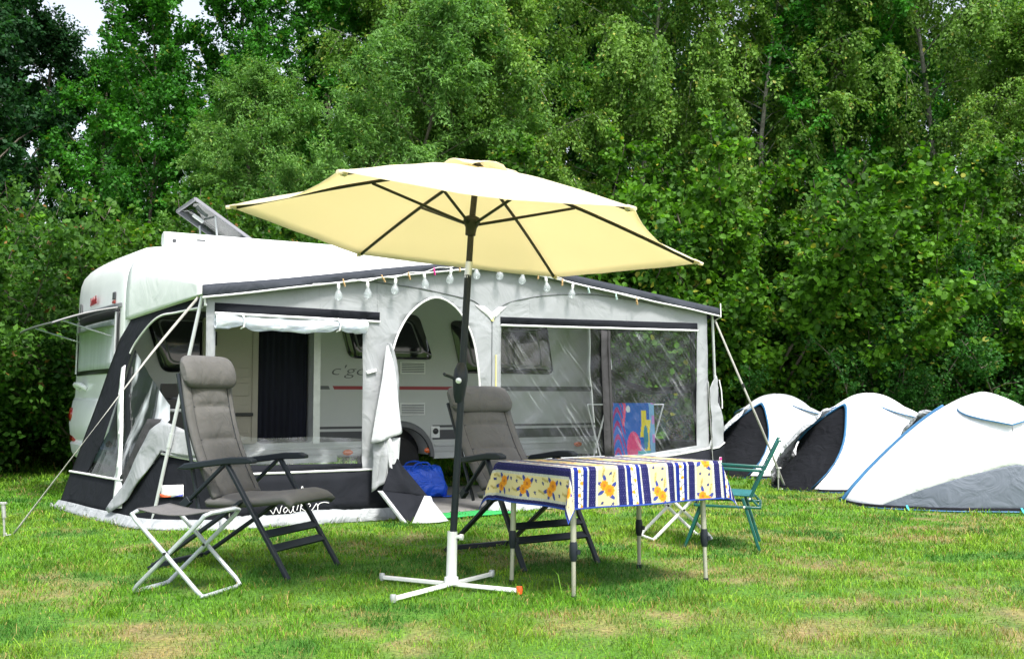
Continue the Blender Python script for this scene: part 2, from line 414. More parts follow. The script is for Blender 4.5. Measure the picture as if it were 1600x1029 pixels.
L_.new(n_.outputs[0], r_.inputs[0]); s_ = N_.new('ShaderNodeVectorMath'); s_.operation = 'SCALE'; L_.new(a_.outputs['Color'], s_.inputs[0]); L_.new(r_.outputs[0], s_.inputs['Scale']); L_.new(s_.outputs[0], p_.inputs['Base Color'])
p_.inputs['Roughness'].default_value = .95; b_ = N_.new('ShaderNodeBump'); b_.inputs['Strength'].default_value = .8; b_.inputs['Distance'].default_value = .02; L_.new(n_.outputs[0], b_.inputs['Height']); L_.new(b_.outputs[0], p_.inputs['Normal'])
ground()

AO = Vector((-2.584, 8.616, 0)); AR = R(30.44)          # awning / caravan frame
def loc_xy(x, y):
    dx = x - AO.x; dy = y - AO.y
    return dx * math.cos(AR) + dy * math.sin(AR), -dx * math.sin(AR) + dy * math.cos(AR)

def grass():
    zones = [(3.7, 5.2, 5200, .0034, .034), (5.2, 7.0, 4200, .0042, .036), (7.0, 9.5, 2600, .006, .04), (9.5, 13, 1300, .009, .044), (13, 21, 420, .016, .055)]
    XS = []; YS = []; W = []; H = []
    for y0, y1, den, wd, ht in zones:
        hw0 = .55 * y1 + .9; area = 2 * hw0 * (y1 - y0); n = int(area * den)
        x = rng.uniform(-hw0, hw0, n); y = rng.uniform(y0, y1, n)
        dd = dryness(x, y)
        tuft = vnoise(x, y, 5, 5)
        keep = (rng.random(n) < (1 - .45 * dd) * (.55 + .6 * tuft))
        lx, ly = loc_xy(x, y)
        inside = (lx > .15) & (lx < 5.55) & (ly > 0.02) & (ly < 2.6)
        keep &= ~inside
        x = x[keep]; y = y[keep]; dd = dd[keep]; tuft = tuft[keep]
        XS.append(x); YS.append(y); W.append(np.full(len(x), wd)); t2 = vnoise(x, y, 6.0, 4); H.append(ht * (1 - .45 * dd) * (.35 + 1.0 * tuft + 1.1 * t2 ** 4) * rng.uniform(.5, 1.4, len(x)) * np.where(rng.random(len(x)) < .012, 2.0, 1))
    x = np.concatenate(XS); y = np.concatenate(YS); wd = np.concatenate(W); h = np.concatenate(H); n = len(x)
    # the mower leaves a little fringe round everything that stands in the grass
    for fx, fy in ((-1.32, 6.15), (-1.15, 6.65), (-2.27, 6.65), (-2.14, 7.23), (-2.14, 5.8), (-1.7, 5.65), (-1.57, 6.03), (.03, 6.48), (.54, 6.93), (.32, 5.67), (-.01, 6.15), (1.14, 6.23), (.87, 6.7), (1.8, 7.41), (1.28, 7.5), (-.35, 5.99), (-4.02, 8.22), (3.17, 12.3)):
        h = h * (1 + .9 * np.exp(-((x - fx) ** 2 + (y - fy) ** 2) / .006))
    h = h * .9
    # longer, unmown growth along the foot of the hedge
    long_ = (y > 15.5); h = np.where(long_, h * 2.2, h)
    az = rng.uniform(0, 2 * np.pi, n); lean = rng.uniform(.3, 1.6, n) * h; la = rng.uniform(0, 2 * np.pi, n)
    cx = np.cos(az) * wd / 2; cy = np.sin(az) * wd / 2
    lx = np.cos(la) * lean; ly = np.sin(la) * lean
    P = np.empty((n, 5, 3))
    P[:, 0] = np.stack((x - cx, y - cy, 0 * x - .002), 1); P[:, 1] = np.stack((x + cx, y + cy, 0 * x - .002), 1)
    P[:, 2] = np.stack((x + cx * .8 + lx * .35, y + cy * .8 + ly * .35, h * .6), 1); P[:, 3] = np.stack((x - cx * .8 + lx * .35, y - cy * .8 + ly * .35, h * .6), 1)
    P[:, 4] = np.stack((x + lx, y + ly, h * (1 - .38 * lean / h)), 1)
    base = (np.arange(n) * 5)[:, None]
    loops = np.concatenate((base + np.array([[0, 1, 2, 3]]), base + np.array([[3, 2, 4]])), 1)
    starts = np.stack((np.arange(n) * 7, np.arange(n) * 7 + 4), 1).ravel()
    me = bpy.data.meshes.new('grass_blades')
    me.vertices.add(n * 5); me.vertices.foreach_set('co', P.ravel().astype(np.float32))
    me.loops.add(n * 7); me.loops.foreach_set('vertex_index', loops.ravel().astype(np.int32))
    me.polygons.add(n * 2); me.polygons.foreach_set('loop_start', starts.astype(np.int32))
    me.update(calc_edges=True)
    dd = dryness(x, y); u = rng.random(n)
    t = np.clip(vnoise(x, y, 1.3, 2) * .9 + .15 * rng.normal(size=n) + .12 * np.clip((x) / 3, -1, 1), 0, 1)[:, None]
    c = LUSH * (1 - t) + MIDG * t
    cm = vnoise(x, y, 7.5, 4)[:, None]; c = c * (.62 + .75 * cm)
    dry = (u < dd * .66 + .05)[:, None]
    sv = rng.uniform(.55, 1.15, (n, 1))
    cl = (vnoise(x, y, 2.3, 0) > .72)[:, None]; c = np.where(cl, np.array((.045, .15, .016)), c)
    c = np.where(dry, STRAW * sv, c * rng.uniform(.55, 1.4, (n, 1)))
    c = np.repeat(np.concatenate((c, np.ones((n, 1))), 1)[:, None, :], 5, 1)
    at = me.color_attributes.new('col', 'FLOAT_COLOR', 'POINT'); at.data.foreach_set('color', c.ravel().astype(np.float32))
    o = finish(me, 'lawn_grass', M['grass'], smooth=False)
    tag(o, 'short mown grass of the pitch with straw coloured dry patches', 'grass', kind='stuff')
    print('grass blades', n)
grass()

# ------------------------------------------------------------------ trees and shrubs
def leaf_object(name, Pc, D, Nn, size, col, shape, parent):
    n = len(Pc)
    D = D / np.linalg.norm(D, axis=1, keepdims=True)
    B = np.cross(Nn, D); B /= np.linalg.norm(B, axis=1, keepdims=True) + 1e-9
    Nn = np.cross(D, B); s = size[:, None]
    if shape == 'round':
        tpl = [(0, 0, 0), (.28, .40, .10), (.72, .40, .08), (1.0, 0, -.06), (.72, -.40, .08), (.28, -.40, .10)]
        fl = [(0, 1, 2, 3), (0, 3, 4, 5)]
    elif shape == 'long':
        tpl = [(0, 0, 0), (.45, .17, .04), (1, 0, -.08), (.45, -.17, .04)]; fl = [(0, 1, 2, 3)]
    else:
        tpl = [(0, 0, 0), (.42, .33, .05), (1, 0, -.05), (.42, -.33, .05)]; fl = [(0, 1, 2, 3)]
    k = len(tpl); P = np.empty((n, k, 3))
    for i, (a, b, c) in enumerate(tpl): P[:, i] = Pc + D * (a * s) + B * (b * s) + Nn * (c * s)
    base = (np.arange(n) * k)[:, None]
    loops = np.concatenate([base + np.array([f]) for f in fl], 1)
    nf = n * len(fl)
    me = bpy.data.meshes.new(name)
    me.vertices.add(n * k); me.vertices.foreach_set('co', P.ravel().astype(np.float32))
    me.loops.add(nf * 4); me.loops.foreach_set('vertex_index', loops.ravel().astype(np.int32))
    me.polygons.add(nf); me.polygons.foreach_set('loop_start', (np.arange(nf) * 4).astype(np.int32))
    me.update(calc_edges=True)
    c = np.repeat(np.concatenate((np.clip(col, 0.003, .9), np.ones((n, 1))), 1)[:, None, :], k, 1)
    at = me.color_attributes.new('col', 'FLOAT_COLOR', 'POINT'); at.data.foreach_set('color', c.ravel().astype(np.float32))
    return finish(me, name, M['leaf'], parent, smooth=False)

def plant(kind, seed, H, base, rad, nl, nt, lpt, lsize, pal, droop=0.0, tr=.12, bark='bark', shape='diamond', twig=.7, shrub=False, yellow=.02, top=0.6, upb=.6):
    """trunk and limbs as tubes, twigs sprouting from the limbs, leaves along the twigs"""
    rg = np.random.default_rng(seed)
    root = empty(kind)
    tb = MB(); twigs = []                                     # twig: start, dir, length, shade value
    def limb(p0, d0, L, r0, curve, n=5):
        pts = [np.array(p0)]; dcur = np.array(d0) / np.linalg.norm(d0)
        for i in range(n):
            dcur = dcur + curve / n + rg.normal(size=3) * .10; dcur /= np.linalg.norm(dcur)
            pts.append(pts[-1] + dcur * L / n)
        tb.tube([tuple(p) for p in pts], [r0 * (1 - .8 * i / n) for i in range(n + 1)], n=5, cap=False)
        return np.array(pts)
    if not shrub:
        tp = [np.array((0, 0, -.1))]; dcur = np.array((0, 0, 1.)); nn = 9
        for i in range(nn):
            dcur = dcur + rg.normal(size=3) * np.array((.05, .05, 0)); dcur /= np.linalg.norm(dcur); tp.append(tp[-1] + dcur * (H * .97 + .1) / nn)
        tb.tube([tuple(p) for p in tp], [tr * (1 - .88 * (i / nn)) + .006 for i in range(nn + 1)], n=9)
        tp = np.array(tp)
        for i in range(nl):
            f = base + (1 - base) * ((i + rg.random()) / nl); f = min(f, .985)
            z = f * (len(tp) - 1); k = int(z); p0 = tp[k] * (1 - (z - k)) + tp[min(k + 1, len(tp) - 1)] * (z - k)
            q = (f - base) / (1 - base)
            Lr = rad * (math.sin(math.pi * min(1, (q * .82 + .16))) ** .8 if top > .5 else (1 - q) ** .7 * .9 + .12) * rg.uniform(.65, 1.15)
            az = i * 2.4 + rg.normal() * .4
            d0 = np.array((math.cos(az), math.sin(az), rg.uniform(.25, .9) + q * .7))
            pts = limb(p0, d0, Lr, tr * .22 * (1 - .6 * q), np.array((0, 0, -.5 if droop else .25)))
            sh = rg.normal() * .16
            for t in range(nt):
                u = .18 + .82 * rg.random() ** .75; zz = u * (len(pts) - 1); k = min(int(zz), len(pts) - 2); pp = pts[k] * (1 - zz + k) + pts[k + 1] * (zz - k)
                dd = (pts[k + 1] - pts[k]); dd /= np.linalg.norm(dd); dd = dd * .6 + rg.normal(size=3) * .55 + np.array((0, 0, .1 - droop * 1.2))
                twigs.append((pp, dd / np.linalg.norm(dd), twig * rg.uniform(.5, 1.3) * (1.0 - .35 * u), sh + rg.normal() * .10))
    else:
        for i in range(nl):
            az = i * 2.4 + rg.normal() * .3; sp = rg.uniform(0, rad * .25)
            p0 = (math.cos(az) * sp, math.sin(az) * sp, -.05)
            tilt = rg.uniform(.05, .75)
            Ls = H * rg.uniform(.55, 1.12) * (1.0 - .18 * tilt)
            pts = limb(p0, (math.cos(az) * tilt, math.sin(az) * tilt, 1), Ls, tr, np.array((math.cos(az), math.sin(az), -.4)) * rad * .16, n=7)
            sh = rg.normal() * .14
            for t in range(nt):
                u = base + (1 - base) * rg.random() ** .8; zz = u * (len(pts) - 1); k = min(int(zz), len(pts) - 2); pp = pts[k] * (1 - zz + k) + pts[k + 1] * (zz - k)
                dd = (pts[k + 1] - pts[k]); dd /= np.linalg.norm(dd)
                a2 = rg.uniform(0, 2 * math.pi); out = np.array((math.cos(a2), math.sin(a2), rg.uniform(-.25, .5)))
                dd = dd * .45 + out
                twigs.append((pp, dd / np.linalg.norm(dd), twig * rg.uniform(.4, 1.25) * (1.15 - .6 * u), sh + rg.normal() * .10))
    n = len(twigs)
    T0 = np.array([t[0] for t in twigs]); TD = np.array([t[1] for t in twigs]); TL = np.array([t[2] for t in twigs]); TS = np.array([t[3] for t in twigs])
    for i in range(0, n, 3):                                  # every third twig gets its wood
        a = T0[i]; b = a + TD[i] * TL[i] * .8; b[2] -= droop * TL[i] * .4
        tb.tube([tuple(a), tuple((a + b) / 2 + np.array((0, 0, .03))), tuple(b)], [.007, .005, .003], n=3, cap=False)
    idx = np.repeat(np.arange(n), lpt)
    u = rg.random(len(idx)) ** .8
    P = T0[idx] + TD[idx] * (TL[idx] * u)[:, None]
    P[:, 2] -= droop * TL[idx] * u * u * .9
    P += rg.normal(size=P.shape) * (.10 * TL[idx])[:, None]
    D = TD[idx] * .5 + rg.normal(size=P.shape) * .7; D[:, 2] -= .35 + droop * .5
    Nn = rg.normal(size=P.shape) * .55; Nn[:, 2] += upb
    Nn[:, :2] += (P[:, :2] / (np.linalg.norm(P[:, :2], axis=1, keepdims=True) + .3)) * .45
    t = np.clip(.5 + TS[idx] + rg.normal(size=len(idx)) * .17, 0, 1)[:, None]
    c = np.array(pal[0]) * (1 - t) + np.array(pal[1]) * t
    ye = rg.random(len(idx)) < yellow
    c[ye] = np.array(pal[2]) * rg.uniform(.6, 1.1, (ye.sum(), 1))
    c *= rg.uniform(.8, 1.2, (len(c), 1))
    tb.build('trunk' if not shrub else 'stem', M[bark], root)
    leaf_object('crown' if not shrub else 'foliage', P, D, Nn, lsize * rg.uniform(.65, 1.25, len(idx)), c, shape, root)
    print(kind, seed, 'leaves', len(idx))
    return root

PROTO = {}
BIR = [(.056, .143, .018), (.172, .312, .055), (.34, .36, .07)]
BRO = [(.020, .105, .010), (.062, .245, .022), (.22, .30, .04)]
HAZ = [(.013, .060, .005), (.106, .262, .015), (.30, .32, .04)]
WIL = [(.062, .165, .030), (.160, .318, .075), (.28, .38, .08)]
DRK = [(.009, .046, .014), (.027, .100, .026), (.08, .15, .04)]
SML = [(.010, .056, .008), (.050, .180, .026), (.20, .27, .05)]
BRM = [(.013, .060, .008), (.080, .190, .020), (.26, .14, .04)]
PROTO['birch'] = plant('birch_tree', 11, 15.0, .22, 3.1, 72, 15, 105, .088, BIR, droop=.75, tr=.09, bark='birchbark', twig=1.0, yellow=.025)
PROTO['birch2'] = plant('birch_tree', 12, 13.0, .18, 2.7, 66, 15, 105, .088, BIR, droop=.55, tr=.085, bark='birchbark', twig=.95, yellow=.03)
PROTO['broad'] = plant('broadleaf_tree', 21, 14.0, .16, 3.4, 56, 14, 75, .115, BRO, tr=.17, twig=.85, yellow=.012)
PROTO['sparse'] = plant('slender_tree', 22, 11.5, .12, 2.5, 46, 14, 70, .10, BRO, tr=.055, twig=.75, yellow=.02)
PROTO['willow'] = plant('willow_tree', 31, 9.0, .08, 2.6, 60, 16, 90, .095, WIL, droop=.12, tr=.06, twig=.8, shape='long', yellow=.02)
PROTO['dark'] = plant('dark_tree', 41, 14.0, .06, 3.3, 60, 15, 75, .12, DRK, tr=.2, twig=.85, yellow=.01)
PROTO['hazel'] = plant('hazel_bush', 51, 5.6, .06, 2.1, 34, 60, 42, .088, HAZ, tr=.03, shape='round', shrub=True, twig=.85, yellow=.03, upb=.75)
PROTO['hazel2'] = plant('hazel_bush', 52, 4.8, .05, 2.0, 32, 58, 42, .085, HAZ, tr=.03, shape='round', shrub=True, twig=.8, yellow=.045, upb=.75)
PROTO['small'] = plant('small_leaved_bush', 61, 3.2, .03, 1.6, 34, 46, 34, .055, SML, tr=.018, shrub=True, twig=.6, yellow=.03)
PROTO['bramble'] = plant('bramble_bush', 71, 4.2, .03, 2.0, 32, 44, 28, .085, BRM, tr=.02, shrub=True, twig=.75, yellow=.015)
used = set()
def grow(key, x, y, rz, sc, label, group, cat, sz=None):
    p = PROTO[key]
    if key not in used:
        used.add(key); r = p
    else:
        r = p.copy(); C.objects.link(r)
        for ch in p.children:
            c = ch.copy(); C.objects.link(c); c.parent = r
    r.location = (x, y, 0); r.rotation_euler = (0, 0, R(rz)); s2 = sz or sc
    r.scale = (sc, sc, s2); tag(r, label, cat, group)
G1 = 'birches and tall trees of the wood behind'; G2 = 'bushes of the hedge along the pitch'; G3 = 'far trees deep in the wood'; G4 = 'undergrowth bushes inside the wood'
# front hedge, left of the caravan
for a in (
 ('bramble', -7.9, 14.6, 10, 1.10, 'tall bramble bush with yellowing leaves at the far left edge of the pitch'),
 ('bramble', -6.1, 15.6, 130, 1.02, 'reddish tinged bramble bush right behind the open rear window of the caravan'),
 ('hazel2', -9.8, 17.0, 60, 1.0, 'broad leaved bush in deep shade at the left edge, behind the tall bramble'),
 ('hazel2', -6.9, 17.6, 200, 1.02, 'broad leaved bush rising behind the two brambles at the left'),
 ('bramble', -4.2, 17.2, 250, 1.12, 'dense dark bush behind the white roof of the caravan, left of the open roof light'),
 ('hazel', -2.6, 18.4, 80, .92, 'leafy bush directly behind the left tip of the cream parasol'),
 ('hazel2', -.6, 18.2, 20, 1.06, 'leafy bush directly behind the top of the cream parasol'),
 ('hazel', 1.3, 18.6, 300, 1.02, 'hazel bush behind the right half of the cream parasol'),
 ('hazel2', 2.6, 17.7, 150, 1.10, 'hazel bush rising just right of the parasol, above the right end of the awning'),
 ('hazel', 4.2, 18.3, 220, 1.08, 'tallest hazel bush with yellowed top leaves, above the far white tent'),
 ('hazel2', 5.9, 18.0, 100, 1.10, 'hazel bush above the middle white tent'),
 ('hazel', 7.5, 18.4, 10, .98, 'hazel bush rising between the middle and the near white tent'),
 ('hazel2', 9.3, 18.4, 330, .95, 'hazel bush at the right edge behind the near white tent'),
 ('small', 6.1, 16.9, 40, .95, 'small leaved dark bush close behind the middle white tent'),
 ('small', 8.2, 16.3, 160, 1.1, 'small leaved bush close behind the near white tent'),
 ('small', 9.9, 16.8, 280, 1.15, 'small leaved bush at the right edge of the photo'),
 ('small', 3.9, 17.4, 200, .9, 'low dark bush close behind the far white tent'),
 ('small', -9.2, 15.6, 20, .85, 'low dark bush at the foot of the brambles, left edge'),
 ('small', -5.0, 16.2, 310, .80, 'low bush close to the far rear corner of the caravan'),
): grow(*a, G2, 'bush')
# trees of the wood
for a in (
 ('dark', -11.6, 21.5, 0, 1.0, 'dark dense tree filling the top left corner'),
 ('dark', -14.0, 24.5, 120, 1.05, 'dark tree behind the one in the top left corner'),
 ('sparse', -7.9, 23.0, 0, 1.0, 'slender tree with sky showing through, right of the dark corner tree'),
 ('sparse', -6.2, 24.0, 140, 1.06, 'thin crowned tree with sky gaps at the top, second from the dark corner tree'),
 ('broad', -4.6, 25.0, 60, .92, 'mid green tree left of the pale willow'),
 ('willow', -4.6, 20.6, 0, .92, 'pale grey green willow above the caravan roof'),
 ('willow', -2.6, 21.6, 200, 1.08, 'pale grey green willow above the left tip of the parasol'),
 ('birch', -1.4, 24.0, 30, 1.0, 'olive leaved birch behind the pale willows, above the parasol'),
 ('birch2', .6, 22.6, 90, .95, 'birch with hanging twigs above the right half of the parasol'),
 ('birch', 2.8, 24.6, 200, .98, 'drooping birch left of the pale birch trunk'),
 ('birch2', 5.35, 23.6, 300, 1.05, 'birch whose pale slim trunk shows above the tall hazel'),
 ('broad', 7.6, 23.4, 20, .92, 'bright green broad leaved tree right of the pale birch trunk'),
 ('birch', 10.2, 23.8, 110, .98, 'birch with a pale straight trunk near the top right'),
 ('birch2', 10.9, 20.4, 10, .74, 'small drooping birch at the right edge above the hazels'),
 ('birch2', 12.6, 22.6, 210, .95, 'drooping birch reaching the right edge of the photo'),
): grow(*a, G1, 'tree')
for i, (key, x, y, rz, sc) in enumerate((
 ('dark', -17.5, 31, 40, 1.1), ('broad', -9.6, 33, 80, .74), ('dark', -6.6, 32, 10, .72), ('broad', -3.9, 31, 200, 1.05), ('dark', -.9, 30, 90, 1.05), ('broad', 2.0, 31, 300, 1.1),
 ('dark', 4.4, 29.5, 210, 1.05), ('dark', 7.0, 32, 60, .98), ('broad', 10.4, 30, 150, 1.0), ('dark', 13.2, 31, 250, 1.0), ('broad', 16.4, 30, 330, 1.05), ('dark', -13.5, 34, 200, .8), ('broad', -11.0, 26, 20, .72), ('broad', -8.9, 27.5, 130, .74), ('dark', -6.9, 28, 230, .80), ('dark', -12.4, 27, 30, .78), ('broad', 3.2, 34, 15, 1.15), ('dark', .6, 34, 75, 1.15), ('dark', 8.9, 34.5, 35, 1.05), ('broad', 12.0, 34, 95, 1.05), ('dark', 5.8, 35, 145, 1.0), ('broad', -2.4, 35, 245, 1.2), ('dark', 15, 35, 95, 1.1), ('dark', -5.2, 36, 95, .95))):
    grow(key, x, y, rz, sc, 'tall shadowed tree deep in the wood, seen only through gaps between nearer crowns', G3, 'tree')
for i, (x, y, rz) in enumerate(((-12.2, 19.5, 0), (-10.0, 21, 70), (-7.2, 20.5, 140), (-4.4, 22.8, 30), (-1.6, 21, 210), (.9, 20.6, 280), (3.4, 21, 330), (5.9, 20.8, 50), (8.4, 21.2, 170), (10.6, 20.8, 250), (13.0, 20, 20), (-2.9, 25.5, 75), (7.2, 26, 125), (3.9, 26.5, 15), (11.4, 26, 215))):
    grow('bramble', x, y, rz, 1.25, 'shaded undergrowth bush in the wood, half hidden behind the hedge', G4, 'bush')
# ------------------------------------------------------------------ caravan
car = empty('caravan', AO, AR, 'white touring caravan with an open roof light and raised rear window, awning along its side', 'caravan')
YW, YF = 2.40, 4.80
prof = [(-.22, .42), (-.27, .75), (-.25, 1.2), (-.235, 1.7), (-.235, 2.10), (-.23, 2.32), (-.215, 2.45), (-.18, 2.55), (-.115, 2.63), (-.01, 2.68), (.15, 2.705), (.60, 2.715), (4.9, 2.71), (5.35, 2.64), (5.62, 2.48), (5.84, 2.15), (5.98, 1.6), (6.03, 1.0), (5.98, .42)]
def rear_bulge(y): return .05 * (1 - ((y - 3.6) / 1.2) ** 2) + .14 * (y - 2.4) / 2.4
def caravan_body():
    b = MB(); n = len(prof); rows = []
    cx, cz = 2.9, 1.5
    ys = [(YW, .05), (YW + .012, .022), (YW + .04, .004), (YW + .07, 0)] + [(y, 0) for y in np.linspace(YW + .2, YF - .2, 9)] + [(YF - .07, 0), (YF - .04, .004), (YF - .012, .022), (YF, .05)]
    for y, ins in ys:
        row = []
        for (x, z) in prof:
            k = math.hypot(x - cx, z - cz)
            dx = (x - cx); dz = (z - cz)
            px = x - math.copysign(min(ins, abs(dx)), dx) * min(1, abs(dx) / 2.2); pz = z - math.copysign(ins, dz) * min(1, abs(dz) / .8)
            if x < .2: px -= rear_bulge(y)
            row.append((px, y, pz))
        rows.append(row)
    b.grid(rows, closed=True)
    b.add(rows[0], [tuple(range(n))]); b.add(rows[-1], [tuple(range(n - 1, -1, -1))])
    me = b.mesh('body')
    bm = bmesh.new(); bm.from_mesh(me); bmesh.ops.remove_doubles(bm, verts=bm.verts, dist=1e-5); bmesh.ops.recalc_face_normals(bm, faces=bm.faces); bm.to_mesh(me); bm.free()
    o = finish(me, 'body', M['wallpanel'], car)
    cut = MB()
    door = rnd_poly([(1.16, .60), (1.80, .60), (1.80, 1.98), (1.16, 1.98)], .06)
    cut.prism(door, lambda x, z: (x, YW - .2, z), lambda x, z: (x, YW + .9, z))
    arch = [(2.86 + .40 * math.cos(t), .40 + .36 * math.sin(t)) for t in np.linspace(0, math.pi, 22)] + [(2.46, .2), (3.26, .2)]
    cut2 = MB().prism(arch, lambda x, z: (x, YW - .2, z), lambda x, z: (x, YW + .35, z))
    dg = None
    for i, c in enumerate((cut, cut2)):
        co = bpy.data.objects.new('cutter', c.mesh('cutter')); C.objects.link(co); co.parent = car
        md = o.modifiers.new('cut', 'BOOLEAN'); md.object = co; md.operation = 'DIFFERENCE'; md.solver = 'EXACT'
        bpy.context.view_layer.update()
        dg = bpy.context.evaluated_depsgraph_get()
        nm = bpy.data.meshes.new_from_object(o.evaluated_get(dg)); o.modifiers.clear(); o.data = nm
        C.objects.unlink(co); bpy.data.objects.remove(co)
    o.data.name = 'body'
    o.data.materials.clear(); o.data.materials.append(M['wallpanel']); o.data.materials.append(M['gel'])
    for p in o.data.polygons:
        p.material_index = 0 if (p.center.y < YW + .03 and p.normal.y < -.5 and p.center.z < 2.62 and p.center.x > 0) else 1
caravan_body()
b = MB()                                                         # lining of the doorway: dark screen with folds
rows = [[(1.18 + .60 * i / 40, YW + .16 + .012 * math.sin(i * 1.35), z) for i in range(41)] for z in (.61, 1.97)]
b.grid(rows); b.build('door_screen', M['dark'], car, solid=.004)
b = MB(); b.box((2.86, YW + .30, .5), (.78, .02, .6)); b.build('wheel_well', M['black'], car)
# wheel
b = MB(); b.lathe([(.17, -.09), (.27, -.1), (.315, -.07), (.325, 0), (.315, .07), (.27, .1), (.17, .09)], (2.86, YW + .17, .325), 28, (0, 1, 0)); wh = b.build('tyre', M['rubber'], car)
b = MB(); b.lathe([(.02, -.10), (.05, -.105), (.06, -.075), (.14, -.06), (.165, -.085), (.18, -.08), (.18, .05)], (2.86, YW + .17, .325), 24, (0, 1, 0)); b.build('rim', M['alu'], wh)
# grey arch moulding
b = MB(); rows = []
for t in np.linspace(0, math.pi, 26):
    c, s = math.cos(t), math.sin(t)
    rows.append([(2.86 + r * c, YW - o_, .40 + (r - .04) * s) for r, o_ in ((.395, .0), (.40, .035), (.45, .035), (.47, .0))])
b.grid(rows); b.build('wheel_arch', M['greydecal'], car)
# skirt rail below the wall
b = MB(); b.box((.95, YW + .03, .45), (2.3, .04, .16)); b.box((4.6, YW + .03, .45), (2.55, .04, .16)); b.box((1.0, YW - .004, .535), (2.8, .02, .03)); b.box((4.6, YW - .004, .535), (2.55, .02, .03))
b.build('skirt_rail', M['wallpanel'], car, bevel=.006)
# decals
def decal(name, poly, mat, y=YW, th=.004, parent=car):
    b = MB(); b.prism(poly, lambda x, z: (x, y - th, z), lambda x, z: (x, y + .002, z)); return b.build(name, M[mat], parent)
decal('grey_stripe', [(1.86, 1.195), (2.0, 1.195), (1.98, 1.235), (1.86, 1.235)], 'greydecal')
decal('red_stripe', [(2.05, 1.195), (3.55, 1.195), (3.57, 1.235), (2.03, 1.235)], 'red')
decal('dark_stripe', [(3.68, 1.185), (5.62, 1.185), (5.62, 1.245), (3.66, 1.245)], 'dkgrey')
for x0, x1 in ((1.86, 2.42), (3.30, 3.62), (3.70, 5.75)):
    decal('lower_line', [(x0, .745), (x1, .745), (x1, .772), (x0, .772)], 'dkgrey')
    decal('lower_band', [(x0, .60), (x1, .60), (x1, .715), (x0, .715)], 'dkgrey')
for x in (2.22, 3.25, 5.4):
    b = MB(); b.lathe([(.0, 0), (.05, 0), (.055, .008), (.04, .018), (.0, .02)], (0, 0, 0), 18, (0, -1, 0))
    o = b.build('side_reflector', M['orangelens'], car); o.location = (x, YW - .012 if False else YW, .475 if x < 5 else .50); o.scale = (1.15, 1, .62)
# lettering on the side
me = text_mesh("c'go", .23, shear=.25, ext=.002, offset=-.003); o = finish(me, 'side_lettering', M['greydecal'], car, smooth=False)
o.rotation_euler = (R(90), 0, 0); o.location = (1.99, YW - .004, 1.36); o.scale = (1.25, .72, 1)
# windows
def side_window(pts, name='side_window'):
    out = rnd_poly(pts, .09, 6); cx = sum(p[0] for p in out) / len(out); cz = sum(p[1] for p in out) / len(out)
    inn = [(cx + (x - cx) * .93, cz + (z - cz) * .90) for x, z in out]; inn2 = [(cx + (x - cx) * .80, cz + (z - cz) * .74) for x, z in out]
    k = len(out); b = MB()
    rows = [[(x, YW + .002, z) for x, z in out], [(x, YW - .018, z) for x, z in out], [(x, YW - .034, z) for x, z in inn], [(x, YW - .036, z) for x, z in inn2]]
    b.grid(rows, closed=True); b.add(rows[-1], [tuple(range(k))])
    w_ = b.build(name, M['dwin'], car, sharp=25)
    r2 = [(cx + (x - cx) * .76, cz + (z - cz) * .70) for x, z in out]; r3 = [(cx + (x - cx) * .72, cz + (z - cz) * .65) for x, z in out]
    b = MB(); b.grid([[(x, YW - .0365, z) for x, z in r2], [(x, YW - .039, z) for x, z in r3]], closed=True); b.build('window_seal', M['greydecal'], w_)
side_window([(-.06, 2.02), (.14, 1.37), (.92, 1.37), (.98, 2.02)])
side_window([(2.08, 2.08), (2.22, 1.555), (3.30, 1.555), (3.10, 2.09)])
side_window([(3.52, 2.04), (3.68, 1.40), (5.02, 1.40), (4.92, 2.04)])
# vents
for z in (1.455, .965):
    b = MB(); b.box((3.03, YW - .006, z), (.33, .02, .15)); v_ = b.build('fridge_vent', M['whitep'], car, bevel=.006)
    b = MB()
    for i in range(6): b.box((3.03, YW - .019, z - .05 + .02 * i), (.29, .008, .009))
    b.build('vent_slot', M['seam'], v_)
b = MB(); b.box((3.33, YW - .008, .69), (.12, .024, .14)); k_ = b.build('mains_socket', M['whitep'], car, bevel=.008)
b = MB(); b.lathe([(.0, 0), (.036, 0), (.036, .01), (.03, .014), (0, .014)], (3.33, YW - .02, .70), 16, (0, -1, 0)); b.build('socket_hole', M['black'], k_)
# open door, folded back against the wall
rot = Matrix.Rotation(R(6), 3, 'Z')
dr = empty('door', (1.15, YW - .012, 0), R(5)); dr.parent = car
b = MB(); b.prism(rnd_poly([(-.62, .60), (0, .60), (0, 1.96), (-.62, 1.96)], .05), lambda x, z: (x, -.045, z), lambda x, z: (x, -.005, z)); dl = b.build('door_panel', M['cream'], dr, bevel=.006)
b = MB()
for z0, z1 in ((.72, 1.02), (1.12, 1.26), (1.32, 1.42)): b.prism(rnd_poly([(-.55, z0), (-.10, z0), (-.10, z1), (-.55, z1)], .03), lambda x, z: (x, -.058, z), lambda x, z: (x, -.044, z))
b.box((-.07, -.05, 1.28), (.008, .012, 1.3)); b.build('door_moulding', M['cream'], dr, bevel=.005)
b = MB(); b.lathe([(0, 0), (.034, 0), (.034, .03), (0, .035)], (-.50, -.046, 1.50), 16, (0, -1, 0)); b.box((-.40, -.06, 1.49), (.16, .02, .03)); b.build('door_handle', M['black'], dr, bevel=.004)
b = MB(); b.box((-.17, -.075, .92), (.20, .05, .035)); b.build('grab_rail', M['black'], dr, bevel=.008)
b = MB(); b.box((-.50, -.055, 1.73), (.05, .03, .15)); b.build('door_latch', M['black'], dr, bevel=.006)
